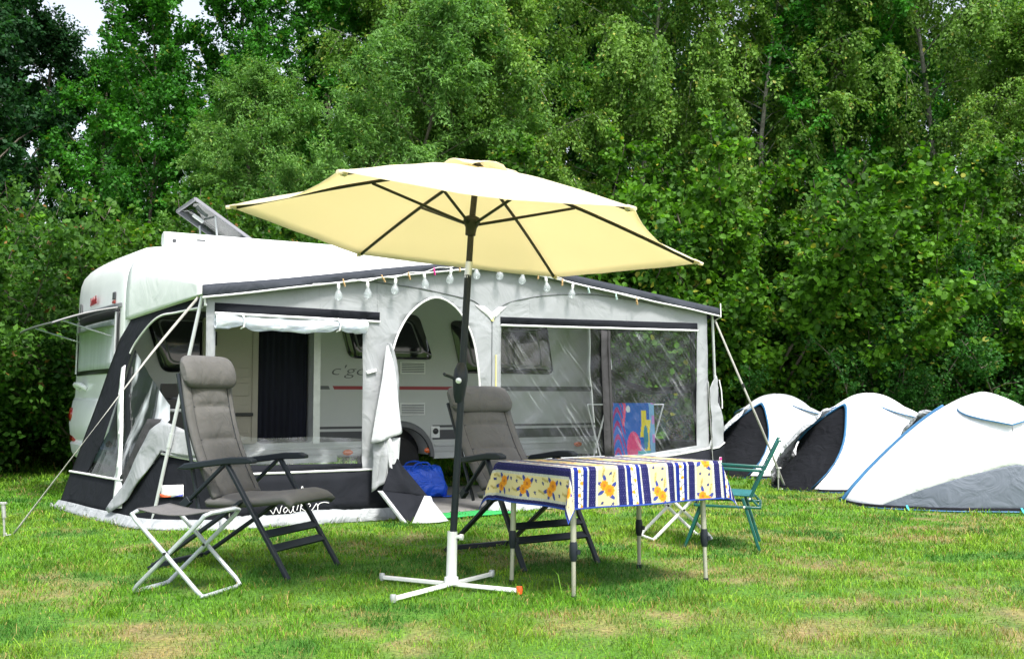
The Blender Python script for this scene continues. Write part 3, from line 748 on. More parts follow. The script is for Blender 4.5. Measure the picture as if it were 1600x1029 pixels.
b = MB(); b.prism([(1.08, .585), (1.16, .585), (1.16, 2.0), (1.08, 2.0)], lambda x, z: (x + .72, YW - .012, z), lambda x, z: (x + .72, YW + .002, z)); b.build('door_frame', M['alu'], car)
# entry light and cable by the left window
b = MB(); b.box((.46, YW - .03, 1.28), (.07, .05, .05)); b.build('awning_light', M['whitep'], car, bevel=.01)
# rear face pieces follow the bulge of the rear wall
def rx(y, z):
    zs = [p[1] for p in prof[:11]]; xs = [p[0] for p in prof[:11]]
    return float(np.interp(z, zs, xs)) - rear_bulge(y)
def rear_sheet(name, y0, y1, z0, z1, off, mat, parent=car, th=.012, ny=12, nz_=8):
    b = MB(); rows = [[(rx(y, z) - off, y, z) for y in np.linspace(y0, y1, ny)] for z in np.linspace(z0, z1, nz_)]; b.grid(rows)
    return b.build(name, M[mat], parent, solid=th)
rw = rear_sheet('rear_window', 2.56, 4.55, 1.36, 2.03, .012, 'black')
rear_sheet('curtain', 2.66, 4.45, 1.41, 1.93, .020, 'curtain', rw, th=.004)
b = MB()
for y in (2.60, 4.5): b.tube([(rx(y, 1.38) - .03, y, 1.38), (rx(y, 2.0) - .03, y, 2.0)], .014)
b.tube([(rx(2.62, 1.86) - .03, 2.62, 1.86), (rx(3.5, 1.86) - .05, 3.5, 1.86), (rx(4.5, 1.86) - .03, 4.5, 1.86)], .016); b.build('window_stay', M['alug'], rw)
rear_sheet('window_strip', 2.50, 4.62, 2.045, 2.09, .012, 'seam')
# raised pane, hinged along the top
b = MB(); Pn = []
for i, s in enumerate(np.linspace(0, 1, 7)):
    row = []
    for y in np.linspace(2.56, 4.55, 12):
        x0 = rx(y, 2.03) - .03; row.append((x0 - .62 * s, y, 2.04 - .10 * s - .08 * s * s))
    Pn.append(row)
b.grid(Pn); op = b.build('raised_window_pane', M['tinted'], car, solid=.02)
b = MB(); b.tube(Pn[-1], .012, 6); b.tube([r[0] for r in Pn], .012, 6); b.tube([r[-1] for r in Pn], .012, 6); b.build('pane_edge', M['greydecal'], op)
for y in (2.75, 4.3):
    b = MB(); b.tube([(rx(y, 1.75) - .03, y, 1.75), (rx(y, 2.0) - .52, y, 1.90)], .009); b.build('stay_arm', M['alug'], op)
me = text_mesh("Dethleffs", .125, shear=.2, ext=.002, offset=.003); o = finish(me, 'rear_lettering', M['red'], car, smooth=False)
o.rotation_euler = (R(90), 0, R(-90)); o.location = (rx(3.6, 2.16) - .02, 3.85, 2.15)
o = rear_sheet('rear_marker', 2.72, 2.80, 2.14, 2.22, .012, 'dkgrey'); rear_sheet('rear_marker', 2.72, 2.80, 2.10, 2.13, .012, 'redlens')
rear_sheet('rear_badge', 4.38, 4.50, 2.10, 2.22, .012, 'greydecal')
# grab handle
b = MB(); b.tube(smooth_path([(rx(4.3, 1.22), 4.35, 1.20), (rx(4.2, 1.22) - .07, 4.22, 1.25), (rx(3.9, 1.22) - .07, 3.95, 1.25), (rx(3.8, 1.22), 3.85, 1.20)]), .028, 8); b.build('grab_handle', M['whitep'], car)
# rear bumper and lights
b = MB(); rows = []
for y in np.linspace(2.42, 4.78, 15):
    e = 1 - ((y - 3.6) / 1.2) ** 8 * .5
    rows.append([(rx(y, z) - o_ * e, y, z) for z, o_ in ((1.10, -.01), (1.06, .02), (.95, .045), (.80, .06), (.66, .055), (.60, .02), (.56, .07), (.46, .065), (.40, .03), (.38, -.02))])
b.grid(rows); b.build('rear_bumper', M['gel'], car, solid=.01)
for y0 in (4.40, 2.58):
    b = MB(); b.lathe([(0, -.02), (.06, -.02), (.085, .0), (.08, .02), (.05, .03), (0, .033)], (rx(y0, .86) - .045, y0 + .1, .90), 18, (-1, 0, 0)); b.build('tail_light', M['redlens'], car)
    b = MB(); b.box((rx(y0, .62) - .03, y0 + .1, .625), (.06, .22, .08)); b.build('tail_light', M['redlens'], car, bevel=.012)
# roof awning case and roof light
b = MB(); cs = [(.0, .0), (.0, .10), (.02, .135), (.06, .145), (.14, .13), (.17, .09), (.16, .01), (.12, -.02), (.04, -.02)]
b.prism(cs, lambda y, z: (.14, YW + .0 + y, 2.72 + z), lambda y, z: (4.4, YW + .0 + y, 2.72 + z)); rc = b.build('roof_awning_case', M['gel'], car, bevel=.008)
b = MB(); b.lathe([(0, 0), (.022, 0), (.022, .008), (0, .01)], (.24, YW - .001, 2.765), 14, (0, -1, 0)); b.build('case_cap', M['dkgrey'], rc); b = MB(); b.box((.52, YW - .003, 2.79), (.09, .006, .016)); b.build('case_badge', M['dkgrey'], rc)
rl = empty('roof_light', (0, 0, 0)); rl.parent = car
b = MB(); b.box((.92, 2.95, 2.74), (.80, .76, .07)); b.build('roof_light_frame', M['whitep'], rl, bevel=.015)
la, lb = Vector((1.10, 0, 2.86)), Vector((.48, 0, 3.26)); ld = (lb - la).normalized(); ln = Vector((-ld.z, 0, ld.x)); ln = -ln if ln.z < 0 else ln
b = MB(); rows = []
for s in np.linspace(0, 1, 9):
    row = []
    for q in np.linspace(0, 1, 9):
        e = min(1, min(s, 1 - s, q, 1 - q) * 9); p = la.lerp(lb, s) + ln * (.05 * e ** .6); row.append((p.x, 2.52 + .88 * q, p.z))
    rows.append(row)
b.grid(rows); lid = b.build('roof_light_lid', M['lid'], rl, solid=.012)
ed = [rows[0][0], rows[-1][0], rows[-1][-1], rows[0][-1], rows[0][0]]
b = MB()
for i in range(4): b.bar(Vector(ed[i]), Vector(ed[i + 1]), .028, .03)
b.build('lid_rim', M['lidrim'], lid)
b = MB(); p = la.lerp(lb, .72); b.box((p.x, 3.12, p.z - .0), (.14, .05, .03), Matrix.Rotation(-math.atan2(ld.z, -ld.x) * -1, 3, 'Y')); b.build('lid_catch', M['whitep'], lid, bevel=.005)
for y in (2.60, 3.32): b = MB(); b.tube([(.75, y, 2.78), (.72, y, 3.10)], .012); b.build('lid_stay', M['alug'], rl)

# ------------------------------------------------------------------ awning
aw = empty('caravan_awning', AO, AR, 'grey and charcoal awning with clear windows fixed along the side of the white caravan', 'awning')
AX = [-.06, .0, .5, 1.0, 1.6, 2.1, 2.7, 3.3, 4.0, 4.8, 5.58, 5.66]; AZ = [2.03, 2.05, 2.115, 2.19, 2.285, 2.355, 2.415, 2.395, 2.31, 2.205, 2.105, 2.095]
_ap = smooth_path([(x, 0, z) for x, z in zip(AX, AZ)], 8); _ax = [p.x for p in _ap]; _az = [p.z for p in _ap]
def arch(x): return float(np.interp(x, _ax, _az))
# roof sheet: its rear edge runs in the rail that follows the roof line of the caravan
b = MB(); rows = []
rail = smooth_path([(-.235, 2.38, 1.90), (-.235, 2.38, 2.12), (-.225, 2.38, 2.32), (-.195, 2.38, 2.45), (-.14, 2.38, 2.54), (-.04, 2.38, 2.60), (.14, 2.38, 2.635), (.40, 2.38, 2.65), (.9, 2.38, 2.655)], 4)
edge = [((-.05, -.06, 1.965 + .075 * min(1, i / 10)), p) for i, p in enumerate(rail[:-1])]
nfan = len(edge)
edge = [((-.05 + .30 * max(0, (i - 12) / (nfan - 12)), -.06, 0), p) if i > 12 else (f, p) for i, (f, p) in enumerate(edge)]
edge = [((f[0], f[1], arch(f[0]) if i > 9 else f[2]), p) for i, (f, p) in enumerate(edge)]
edge += [((x, -.06, arch(x)), Vector((.9 + 4.74 * q, 2.38, 2.655 - .11 * q))) for q, x in ((q, .25 + 5.39 * q) for q in np.linspace(0, 1, 60))]
for s in np.linspace(0, 1, 16):
    row = []
    for i, (f, p) in enumerate(edge):
        v = Vector(f).lerp(Vector(p), s); e = math.sin(math.pi * s); v.z += .035 * e * min(1, max(0, i - 8) / 20) + .012 * e * math.sin(i * .8) * (i < nfan)
        row.append(v)
    rows.append(row)
b.grid(rows); b.build('roof_canopy', M['fabw'], aw, solid=.004)
# valance
b = MB(); rows = []
for x in np.linspace(-.05, 5.65, 90):
    h = .085 + .02 * math.exp(-((x) / .5) ** 2) - .02 * math.exp(-((x - 2.6) / .7) ** 2); wv = .012 * math.sin(x * 7) + .01 * nz(x * 3, 2)
    rows.append([(x, -.06, arch(x) + .003), (x, -.082 + wv * .3, arch(x) - h * .35), (x, -.085 + wv, arch(x) - h * .75), (x, -.075 + wv, arch(x) - h)])
b.grid(rows); b.build('valance', M['fabs'], aw, solid=.004)
b = MB(); b.tube([(r[-1][0], r[-1][1] - .004, r[-1][2]) for r in rows], .009, 6)
b.build('piping', M['piping'], aw)
# valance end pieces at both corners
b = MB(); b.grid([[(5.645, -.06, 2.095), (5.65, -.078, 2.0)], [(5.68, .06, 2.11), (5.685, .06, 1.975)], [(5.67, .5, 2.18), (5.68, .5, 2.06)]]); b.build('valance', M['fabs'], aw, solid=.004)
b = MB(); b.tube([(5.65, -.085, 2.15), (5.655, -.084, 2.0), (5.69, .06, 1.97)], .007, 6); b.build('piping', M['piping'], aw)
# front wall with its openings
def fw(u, v):
    y = -.10 * max(0, 1 - v / .55) + .022 * nz(u * 1.7, v * 1.2, 3) + .012 * nz(u * 6, v * 1.6, 9) + .010 * nz((u + v) * 5, (u - v) * 2, 4)
    return (u + .12 * max(0, 1 - v / 1.4) * max(0, 1 - u / .9), y, v)
outer = [(0, .0)] + [(0.02, .5), (0.0, 2.0)] + [(x, arch(x) - .03) for x in np.linspace(0.1, 5.45, 40)] + [(5.52, 2.07), (5.54, 0)]
archp = [(1.70, .02), (1.66, .6), (1.66, 1.2), (1.70, 1.5), (1.80, 1.76), (1.95, 1.95), (2.14, 2.05), (2.32, 2.0), (2.47, 1.84), (2.57, 1.60), (2.63, 1.2), (2.66, .6), (2.66, .02)]
archp = [(1.70, .02), (1.66, .6)] + [(p.x, p.y) for p in smooth_path([(1.66, 1.2, 0), (1.70, 1.5, 0), (1.80, 1.76, 0), (1.95, 1.95, 0), (2.14, 2.05, 0), (2.32, 2.0, 0), (2.47, 1.84, 0), (2.57, 1.60, 0), (2.63, 1.2, 0)], 4)] + [(2.66, .6), (2.66, .02)]
hl = [(.085, .52), (1.42, .50), (1.42, 1.81), (.085, 1.81)]
hr = [(2.87, .50), (4.6, .50), (5.36, .575), (5.38, 1.84), (2.87, 1.81)]
top_out = [(0.02, .45), (0, 2.0)] + [(x, arch(x) - .03) for x in np.linspace(.1, 5.45, 40)] + [(5.52, 2.07), (5.54, .54), (5.0, .475), (4.55, .447), (2.66, .447)] + [p for p in reversed(archp) if p[1] > .5] + [(1.66, .45)]
sheet('front_wall', [top_out, hl, hr], fw, M['fab'], aw, du=.12)
sheet('skirt_panel', [[(0.02, .10), (.02, .447), (1.655, .447), (1.66, .10)]], lambda u, v: (lambda p: (p[0], p[1] - .004, p[2]))(fw(u, v)), M['fabd'], aw, du=.1)
sheet('skirt_panel', [[(2.66, .10), (2.66, .447), (4.55, .447), (5.0, .475), (5.54, .54), (5.56, .10)]], lambda u, v: (lambda p: (p[0], p[1] - .004, p[2]))(fw(u, v)), M['fabd'], aw, du=.15)
def mudmap(u, v):
    p = fw(u, v); k = 1 - v / .12
    return (p[0], p[1] - .05 * k * (1 + .6 * nz(u * 3, 1)) - .015 * math.sin(u * 9) * k, max(.006, v + .012 * nz(u * 6, v * 4)))
sheet('mudflap', [[(0, .004), (0, .115), (1.70, .115), (1.70, .004)]], mudmap, M['mud'], aw, du=.06)
sheet('mudflap', [[(2.66, .004), (2.66, .115), (5.56, .115), (5.56, .004)]], mudmap, M['mud'], aw, du=.08)
def fwoff(u, v, o_): p = fw(u, v); return (p[0], p[1] - o_, p[2])
def pipe(pts, r=.009, mat='piping', name='piping', o_=.008):
    b = MB(); P = [fwoff(u, v, o_) for u, v in pts]; b.tube(P, r, 6); return b.build(name, M[mat], aw)
pipe([(.03 + 1.62 * i / 20, .452) for i in range(21)], .011)
pipe([(2.67, .452), (3.2, .452), (3.9, .452), (4.55, .452), (5.0, .48), (5.3, .512), (5.545, .543)], .011)
pipe([p for p in archp if p[1] > .1], .010)
# dark bands and white welts above the windows
for (x0, x1, z0, z1, s) in ((.075, 1.58, 1.825, 1.905, -.02), (2.86, 5.38, 1.82, 1.895, .03)):
    sheet('window_band', [[(x0, z0), (x1, z0 + s), (x1, z1 + s), (x0, z1)]], lambda u, v: fwoff(u, v, .006), M['fabd'], aw, du=.15)
    pipe([(x0 + (x1 - x0) * i / 12, z0 - .008 + s * i / 12) for i in range(13)], .011, o_=.012)
# windows of clear plastic
def clearmap(u, v):
    p = fw(u, v); k = .018 * nz((u * .8 + v * .55) * 2, (u * .6 - v * .8) * 9, 5)
    return (p[0], p[1] + .012 + k, p[2])
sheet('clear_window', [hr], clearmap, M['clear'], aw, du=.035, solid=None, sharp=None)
pipe([(4.16, 1.83), (4.18, 1.2), (4.21, .50)], .01, 'fabmid')
sheet('window_mullion', [[(4.10, .48), (4.22, .48), (4.20, 1.83), (4.08, 1.83)]], lambda u, v: fwoff(u + .06 * (1.2 - v) * .3, v, .004), M['fabmid'], aw, du=.15)
# left window: the lower strip left hanging, the rest rolled up under the band
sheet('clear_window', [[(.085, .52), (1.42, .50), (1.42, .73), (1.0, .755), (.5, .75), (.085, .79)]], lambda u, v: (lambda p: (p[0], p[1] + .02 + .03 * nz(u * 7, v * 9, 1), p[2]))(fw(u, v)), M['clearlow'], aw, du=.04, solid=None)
sheet('window_band', [[(.085, .455), (1.42, .455), (1.42, .51), (.085, .53)]], lambda u, v: fwoff(u, v, .007), M['fabd'], aw, du=.15)
b = MB(); rows = []
for i, u in enumerate(np.linspace(.07, 1.44, 60)):
    t = (u - .07) / 1.37; sag = -.022 * math.sin(math.pi * min(1, max(0, (t - .15) / .65))) if .15 < t < .8 else 0
    pin = 1 - .45 * (math.exp(-((t - .17) / .03) ** 2) + math.exp(-((t - .80) / .03) ** 2)); row = []
    for j in range(14):
        a = 2 * math.pi * j / 14; rr = (.052 + .022 * nz(u * 6, math.cos(a) * 2, math.sin(a) * 2)) * pin * (1.15 if t < .1 or t > .9 else 1)
        row.append((u, -.035 + rr * .75 * math.cos(a), 1.745 + sag + rr * math.sin(a)))
    rows.append(row)
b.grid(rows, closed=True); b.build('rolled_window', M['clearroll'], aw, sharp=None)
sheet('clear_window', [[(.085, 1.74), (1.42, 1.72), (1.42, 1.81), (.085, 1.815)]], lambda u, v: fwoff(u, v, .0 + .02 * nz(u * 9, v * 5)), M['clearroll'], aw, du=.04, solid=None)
b = MB()
for t in (.17, .80):
    u = .07 + 1.37 * t; b.tube([(u, -.03, 1.81), (u + .01, -.085, 1.76), (u, -.07, 1.70), (u - .01, -.02, 1.69)], .007, 5)
b.build('window_tie', M['piping'], aw)
# centre post seam, V piece and thin dark arched lines
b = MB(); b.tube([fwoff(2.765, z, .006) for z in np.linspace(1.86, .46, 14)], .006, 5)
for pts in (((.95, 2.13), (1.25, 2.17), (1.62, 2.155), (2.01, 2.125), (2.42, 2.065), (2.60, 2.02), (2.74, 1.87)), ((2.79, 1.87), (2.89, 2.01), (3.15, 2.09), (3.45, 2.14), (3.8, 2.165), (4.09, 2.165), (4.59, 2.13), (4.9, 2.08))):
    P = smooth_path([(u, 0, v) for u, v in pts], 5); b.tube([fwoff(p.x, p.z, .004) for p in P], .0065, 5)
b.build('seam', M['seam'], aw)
sheet('corner_patch', [[(2.58, 2.0), (2.765, 1.85), (2.93, 2.0), (2.84, 1.99), (2.765, 1.93), (2.68, 1.99)]], lambda u, v: fwoff(u, v, .008), M['piping'], aw, du=.1)
b = MB(); b.tube([fwoff(2.81, z, .012) for z in (1.52, 1.4, 1.2, 1.0, .8, .6)], .006, 5); b.lathe([(0, 0), (.014, .002), (.014, .012), (0, .014)], fwoff(2.765, 1.86, .006), 10, (0, -1, 0)); b.build('cord', M['yellow'], aw)
for u in (1.0, 1.55, 3.2, 4.4):
    z = arch(u); b = MB(); b.tube([fwoff(u, z - .1, .003), fwoff(u + .01, min(1.9, z - .3), .003)], .0025, 4); b.build('seam', M['fab'], aw)
b = MB(); b.box(fwoff(1.50, 1.34, .02), (.10, .02, .03), Matrix.Rotation(R(-15), 3, 'Y')); b.build('tie_toggle', M['piping'], aw, bevel=.006)
# script lettering on the charcoal skirt
def stroke(pts, r=.0065):
    P = smooth_path([(x, 0, z) for x, z in pts], 5); return [fwoff(p.x, p.z, .012) for p in P]
b = MB(); x0 = .47; sx = .238
W_ = [[(0, .1), (.08, .18), (.17, .12), (.26, 0), (.34, .14), (.40, .24), (.47, .06), (.53, .02), (.60, .22), (.66, .30)],
      [(.90, .16), (.80, .22), (.70, .12), (.74, .02), (.84, .08), (.92, .18), (.94, .04), (1.02, .02), (1.15, .26), (1.26, .62), (1.20, .68), (1.12, .36), (1.12, .06), (1.20, .02)],
      [(1.26, .08), (1.40, .50), (1.52, .98), (1.58, .92), (1.50, .5), (1.40, .02)], [(1.60, .34), (1.44, .20), (1.56, .08), (1.66, .04), (1.74, .14)],
      [(1.74, .14), (1.86, .24), (1.80, .32), (1.72, .20), (1.78, .04), (1.92, .08), (2.06, .26), (2.10, .30), (2.14, .18), (2.12, .04)], [(2.12, .18), (2.22, .30), (2.40, .34), (2.58, .30)]]
for s_ in W_: b.tube(stroke([(x0 + x * sx, .112 + z * .215) for x, z in s_]), .0032, 5)
b.build('script_lettering', M['piping'], aw)
# ---- left side wall, flared out at the foot
SB = [(.14, -.08), (-.33, .29), (-.55, .98), (-.80, 2.55)]; _sb = smooth_path([(p[0], p[1], 0) for p in SB], 10)
_st = [0.0]
for i in range(1, len(_sb)): _st.append(_st[-1] + (_sb[i] - _sb[i - 1]).length)
_st = [0.0] + [q for q in (np.concatenate((np.linspace(0, .22, 11)[1:], np.linspace(.22, .48, 11)[1:], np.linspace(.48, 1, 11)[1:])))]
_sx = [p.x for p in _sb]; _sy = [p.y for p in _sb]
def sw(t, h, off=0.0):
    bx = float(np.interp(t, _st, _sx)); by = float(np.interp(t, _st, _sy))
    if t < 0: bx += t * -1.0; by += t * .3
    tx = -.22 * t; ty = 2.38 * t; tz = 1.97 - .07 * t
    w_ = .02 * nz(t * 4, h * 3, 7) + off
    return (bx + (tx - bx) * h - w_ * .9, by + (ty - by) * h - w_ * .45, tz * h)
def side(name, loop, mat, off=0.0, solid=.004, du=.05): return sheet(name, [loop], lambda t, h: sw(t, h, off), M[mat], aw, du=du, solid=solid)
side('side_frame', [(0.0, 1.0), (.93, 1.0), (1.0, .9), (1.0, .04), (.90, .06), (.80, .22), (.75, .36), (.745, .80), (.715, .86), (.60, .94), (.475, .965), (.05, .955)], 'fabd')
b = MB()
b.tube([sw(t, h, .012) for t, h in [(p.x, p.y) for p in smooth_path([(.04, .95, 0), (.3, .955, 0), (.475, .962, 0), (.60, .935, 0), (.715, .855, 0), (.75, .80, 0)], 5)]], .010, 6)
b.tube([sw(t, h, .012) for t, h in ((-.0, 1.0), (.3, 1.0), (.6, 1.0), (.93, 1.0))], .010, 6)
b.tube([sw(.005, 1.0, .012), sw(.0, .95, .02), sw(-.01, .955, .02)], .010, 6)
b.build('piping', M['piping'], aw)
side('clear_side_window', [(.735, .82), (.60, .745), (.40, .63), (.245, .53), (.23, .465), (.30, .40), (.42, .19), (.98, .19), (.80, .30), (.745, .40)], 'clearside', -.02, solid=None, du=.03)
side('side_skirt', [(1.02, .02), (1.02, .19), (.46, .185), (.47, .02)], 'fabd', .004)
b = MB(); b.tube([sw(t, .19, .02) for t in (1.02, .8, .6, .46)], .011, 6); b.build('piping', M['piping'], aw)
side('side_strip', [(.80, .73), (.755, .74), (.60, .45), (.47, .2), (.43, .07), (.49, .06), (.56, .3), (.68, .5)], 'piping', .02, du=.04)
def foldmap(t, h): return sw(t, h, .05 + .05 * nz(t * 9, h * 7, 4))
sheet('folded_flap', [[(.235, .465), (.075, .40), (.03, .31), (.12, .31), (.215, .335), (.29, .24), (.40, .11), (.475, .045), (.50, .06), (.43, .18), (.36, .32), (.30, .42)]], foldmap, M['fab'], aw, du=.03, solid=.006)
sheet('folded_flap', [[(.25, .47), (.36, .47), (.42, .36), (.48, .2), (.44, .16), (.36, .31), (.30, .41)]], lambda t, h: sw(t, h, .025 + .03 * nz(t * 9, h * 7, 2)), M['fabmid'], aw, du=.03, solid=.006)
sheet('folded_flap', [[(.20, .32), (.06, .40), (-.09, .40), (-.12, .27), (.05, .285)]], lambda t, h: sw(t, h, .03 + .03 * nz(t * 8, h * 9, 3)), M['fab'], aw, du=.03, solid=.006)
side('side_skirt', [(.235, .315), (.05, .285), (-.10, .26), (-.10, .03), (.2, .03), (.47, .03), (.50, .05), (.38, .16)], 'fabd', .006)
b = MB(); b.tube([sw(t, h, .02) for t, h in ((.225, .32), (.15, .305), (.05, .287), (-.10, .262))], .011, 6); b.build('piping', M['piping'], aw)
b = MB(); b.tube([sw(-.085, h, .012) for h in (.40, .30, .2, .1, .03)], .006, 5); b.build('zip', M['steel'], aw)
def patch(name, loop, mat, off): return sheet(name, [loop], lambda t, h: sw(t, h, off), M[mat], aw, du=.02, solid=.003)
patch('logo_patch', [(.205, .185), (.13, .19), (.127, .14), (.20, .135)], 'piping', .024)
patch('logo_wave', [(.204, .150), (.165, .142), (.168, .137), (.20, .1345)], 'hotred', .029); patch('logo_wave', [(.16, .1375), (.128, .152), (.1275, .141)], 'lblue', .029)
sheet('mudflap', [[(-.1, .0), (-.1, .045), (.25, .042), (.5, .045), (1.02, .04), (1.02, .0)]], lambda t, h: (lambda p: (p[0] - .05 * (1 - h / .045), p[1] - .03 * (1 - h / .045), max(.005, p[2])))(sw(t, h, .02)), M['mud'], aw, du=.02, solid=.005)
# ---- right side wall, charcoal inside, with a big clear window
rwin = [(p.x, p.y) for p in smooth_path([(2.02, 1.50, 0), (1.99, 1.72, 0), (1.88, 1.87, 0), (1.6, 1.92, 0), (.9, 1.90, 0), (.12, 1.88, 0)], 4)] + [(.10, 1.28), (.5, 1.24), (1.2, 1.22), (1.55, 1.30), (1.9, 1.45)]
def rmap(u, v): return (5.60 + .14 * max(0, 1 - v / 1.4) + .015 * nz(u * 3, v * 3), u, v)
low = [(.40, .62), (.40, 1.16), (.6, 1.155), (1.2, 1.14), (1.55, 1.22), (1.86, 1.32), (1.90, .9), (1.5, .6)]
rwin = [(max(.38, p[0]), p[1]) for p in rwin]
rwin = [p for i, p in enumerate(rwin) if p != rwin[i - 1]]
sheet('side_wall', [[(.30, .08), (2.38, .08), (2.38, 2.46), (.30, 2.12)], rwin, low], rmap, M['fabd'], aw, du=.12)
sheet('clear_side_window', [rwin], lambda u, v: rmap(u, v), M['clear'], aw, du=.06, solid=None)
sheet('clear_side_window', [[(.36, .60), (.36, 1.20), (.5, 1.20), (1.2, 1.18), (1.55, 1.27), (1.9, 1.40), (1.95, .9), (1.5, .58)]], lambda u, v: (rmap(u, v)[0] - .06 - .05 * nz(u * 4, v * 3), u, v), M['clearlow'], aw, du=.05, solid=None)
# unzipped wing of the right side, hanging from the corner pole beside the front post
def wing(u, v): return (u + .012, -.03 + .28 * max(0, u - 5.54) + .02 * nz(u * 9, v * 5, 2) + .012 * math.sin(u * 22 + v * 4), v)
def wingf(u, v): p = wing(u, v); return (p[0], p[1] - .010, p[2])
sheet('corner_flap', [[(5.515, 1.20), (5.57, 1.27), (5.635, 1.35), (5.655, 1.30), (5.665, 1.05), (5.70, .98), (5.735, .88), (5.755, .66), (5.76, .60), (5.66, .55), (5.54, .535)]], wing, M['fab'], aw, du=.04, solid=.005)
sheet('corner_flap', [[(5.635, 1.355), (5.66, 1.34), (5.69, 1.22), (5.715, 1.05), (5.72, .98), (5.705, .98), (5.69, 1.1), (5.665, 1.25)]], lambda u, v: (lambda p: (p[0], p[1] + .03, p[2]))(wing(u, v)), M['fabl'], aw, du=.04, solid=.005)
sheet('corner_flap', [[(5.655, 1.28), (5.69, 1.18), (5.71, .99), (5.68, .99), (5.66, 1.06)]], lambda u, v: (lambda p: (p[0], p[1] + .02, p[2]))(wing(u, v)), M['fabd'], aw, du=.04, solid=.004)  # charcoal sheet added as shading for the dark gap between the flaps
sheet('side_skirt', [[(5.54, .06), (5.54, .53), (5.66, .545), (5.765, .595), (5.80, .30), (5.85, .06)]], wing, M['fabd'], aw, du=.05)
sheet('mudflap', [[(5.55, .0), (5.55, .07), (5.85, .07), (5.88, .0)]], lambda u, v: (lambda p: (p[0] + .03 * (1 - v / .07), p[1] - .06 * (1 - v / .07), max(.005, p[2])))(wing(u, v)), M['mud'], aw, du=.03)
b = MB(); b.tube([wingf(5.54, .54), wingf(5.66, .55), wingf(5.765, .60)], .008, 6); b.build('piping', M['piping'], aw); b = MB(); b.tube([wingf(u, v) for u, v in ((5.67, 1.30), (5.70, 1.18), (5.715, 1.05), (5.715, .98))], .007, 6); b.build('piping', M['piping'], aw)
b = MB(); b.tube([(5.52, -.015, 1.28), (5.535, -.02, .9), (5.55, -.03, .54), (5.56, -.06, .06)], .0055, 5); b.build('zip', M['steel'], aw)
def lp(u0, u1, v0, v1, nm, mt, o_): return sheet(nm, [rnd_poly([(u0, v0), (u1, v0), (u1, v1), (u0, v1)], .012)], lambda u, v: (lambda p: (p[0], p[1] - o_, p[2]))(wing(u, v)), M[mt], aw, du=.02, solid=.003)
lp(5.665, 5.715, .285, .44, 'logo_patch', 'piping', .010); lp(5.668, 5.712, .405, .437, 'logo_wave', 'pink', .014); lp(5.680, 5.702, .32, .375, 'logo_wave', 'black', .014)
# poles
for p0, p1 in (((-.02, .02, 2.0), (-.34, .34, 0)), ((5.62, .02, 2.05), (5.92, .28, 0)), ((2.77, .03, 2.38), (2.77, .03, 0))):
    b = MB(); b.tube([p0, p1], .016, 10); q = Vector(p0).lerp(Vector(p1), .62); b.tube([Vector(p0).lerp(Vector(p1), .60), Vector(p0).lerp(Vector(p1), .66)], .021, 10); b.build('pole', M['pole'], aw)
b = MB(); b.tube([(x, .03, arch(x) - .06) for x in np.linspace(0, 5.62, 40)], .013, 6); b.build('pole', M['pole'], aw)
# storm straps: flat webbing with a twist
def strap(pts, wd=.022, twist=0.0, name='guy_strap'):
    P = smooth_path(pts, 8); rows = []
    for i, p in enumerate(P):
        t = (P[min(i + 1, len(P) - 1)] - P[max(i - 1, 0)]).normalized(); s = t.cross(Vector((0, 1, 0))).normalized(); u_ = t.cross(s)
        a = twist * i / len(P); q = s * math.cos(a) + u_ * math.sin(a); rows.append([p - q * wd, p, p + q * wd])
    b = MB(); b.grid(rows); return b.build(name, M['webbing'], aw, solid=.003)
strap([(-.05, .06, 1.95), (-.42, .14, 1.45), (-.80, .17, .90), (-1.39, .28, .03)], .011, 2.6)
st = strap([(5.66, .02, 1.97), (6.14, .10, 1.24), (6.52, .18, .70), (6.98, .30, .03)], .013, 1.0)
b = MB(); b.box((6.14, .09, 1.24), (.05, .012, .03), Matrix.Rotation(R(60), 3, 'Y')); b.build('strap_buckle', M['black'], st)
# unzipped door panel bundled and draped down to the grass
b = MB(); rows = []
cl = smooth_path([(1.625, -.06, 1.58), (1.62, -.09, 1.30), (1.595, -.12, 1.00), (1.58, -.14, .74)], 5)
for i, c in enumerate(cl):
    s = i / (len(cl) - 1); row = []
    for j in range(17):
        a = math.pi * (j / 16); rr = .012 + .135 * s ** .9
        row.append((c.x + .02 + rr * math.cos(math.pi - a) * 1.05, c.y - rr * .55 * math.sin(a) + .02 * s * math.sin(a * 5), c.z - .05 * s * math.cos(a)))
    rows.append(row)
b.grid(rows); b.build('door_flap', M['fabl'], aw, solid=.006)
b = MB(); rows = []
for s in np.linspace(0, 1, 12):                              # inner fold bulging to the right
    z = 1.60 - .82 * s
    rows.append([(1.64 + (.10 * math.sin(math.pi * min(1, s * 1.0)) ** .6 + .02) * q, -.05 - .05 * math.sin(math.pi * q), z) for q in np.linspace(0, 1, 6)])
b.grid(rows); b.build('door_flap', M['fab'], aw, solid=.006)
def drape(name, quad, mat, n=14, w_=.02, seed=1):
    A, B_, C_, D_ = [Vector(p) for p in quad]; b = MB(); rows = []
    for i in range(n + 1):
        s = i / n; l = A.lerp(D_, s); r = B_.lerp(C_, s); row = []
        for j in range(n + 1):
            q = j / n; p = l.lerp(r, q); e = math.sin(math.pi * q); k = nz(q * 3.1 + seed, s * 1.7, seed) * w_ * e * 2.2
            row.append((p.x + k * .5, p.y - k - .03 * e, max(.008, p.z)))
        rows.append(row)
    b.grid(rows); return b.build(name, M[mat], aw, solid=.006)
drape('door_flap', [(1.48, -.12, .72), (1.61, -.17, .72), (1.585, -.20, .36), (1.455, -.15, .26)], 'fab', seed=2)
drape('door_flap', [(1.56, -.16, .74), (1.725, -.16, .74), (1.69, -.20, .52), (1.61, -.22, .40)], 'fabl', w_=.03, seed=6)
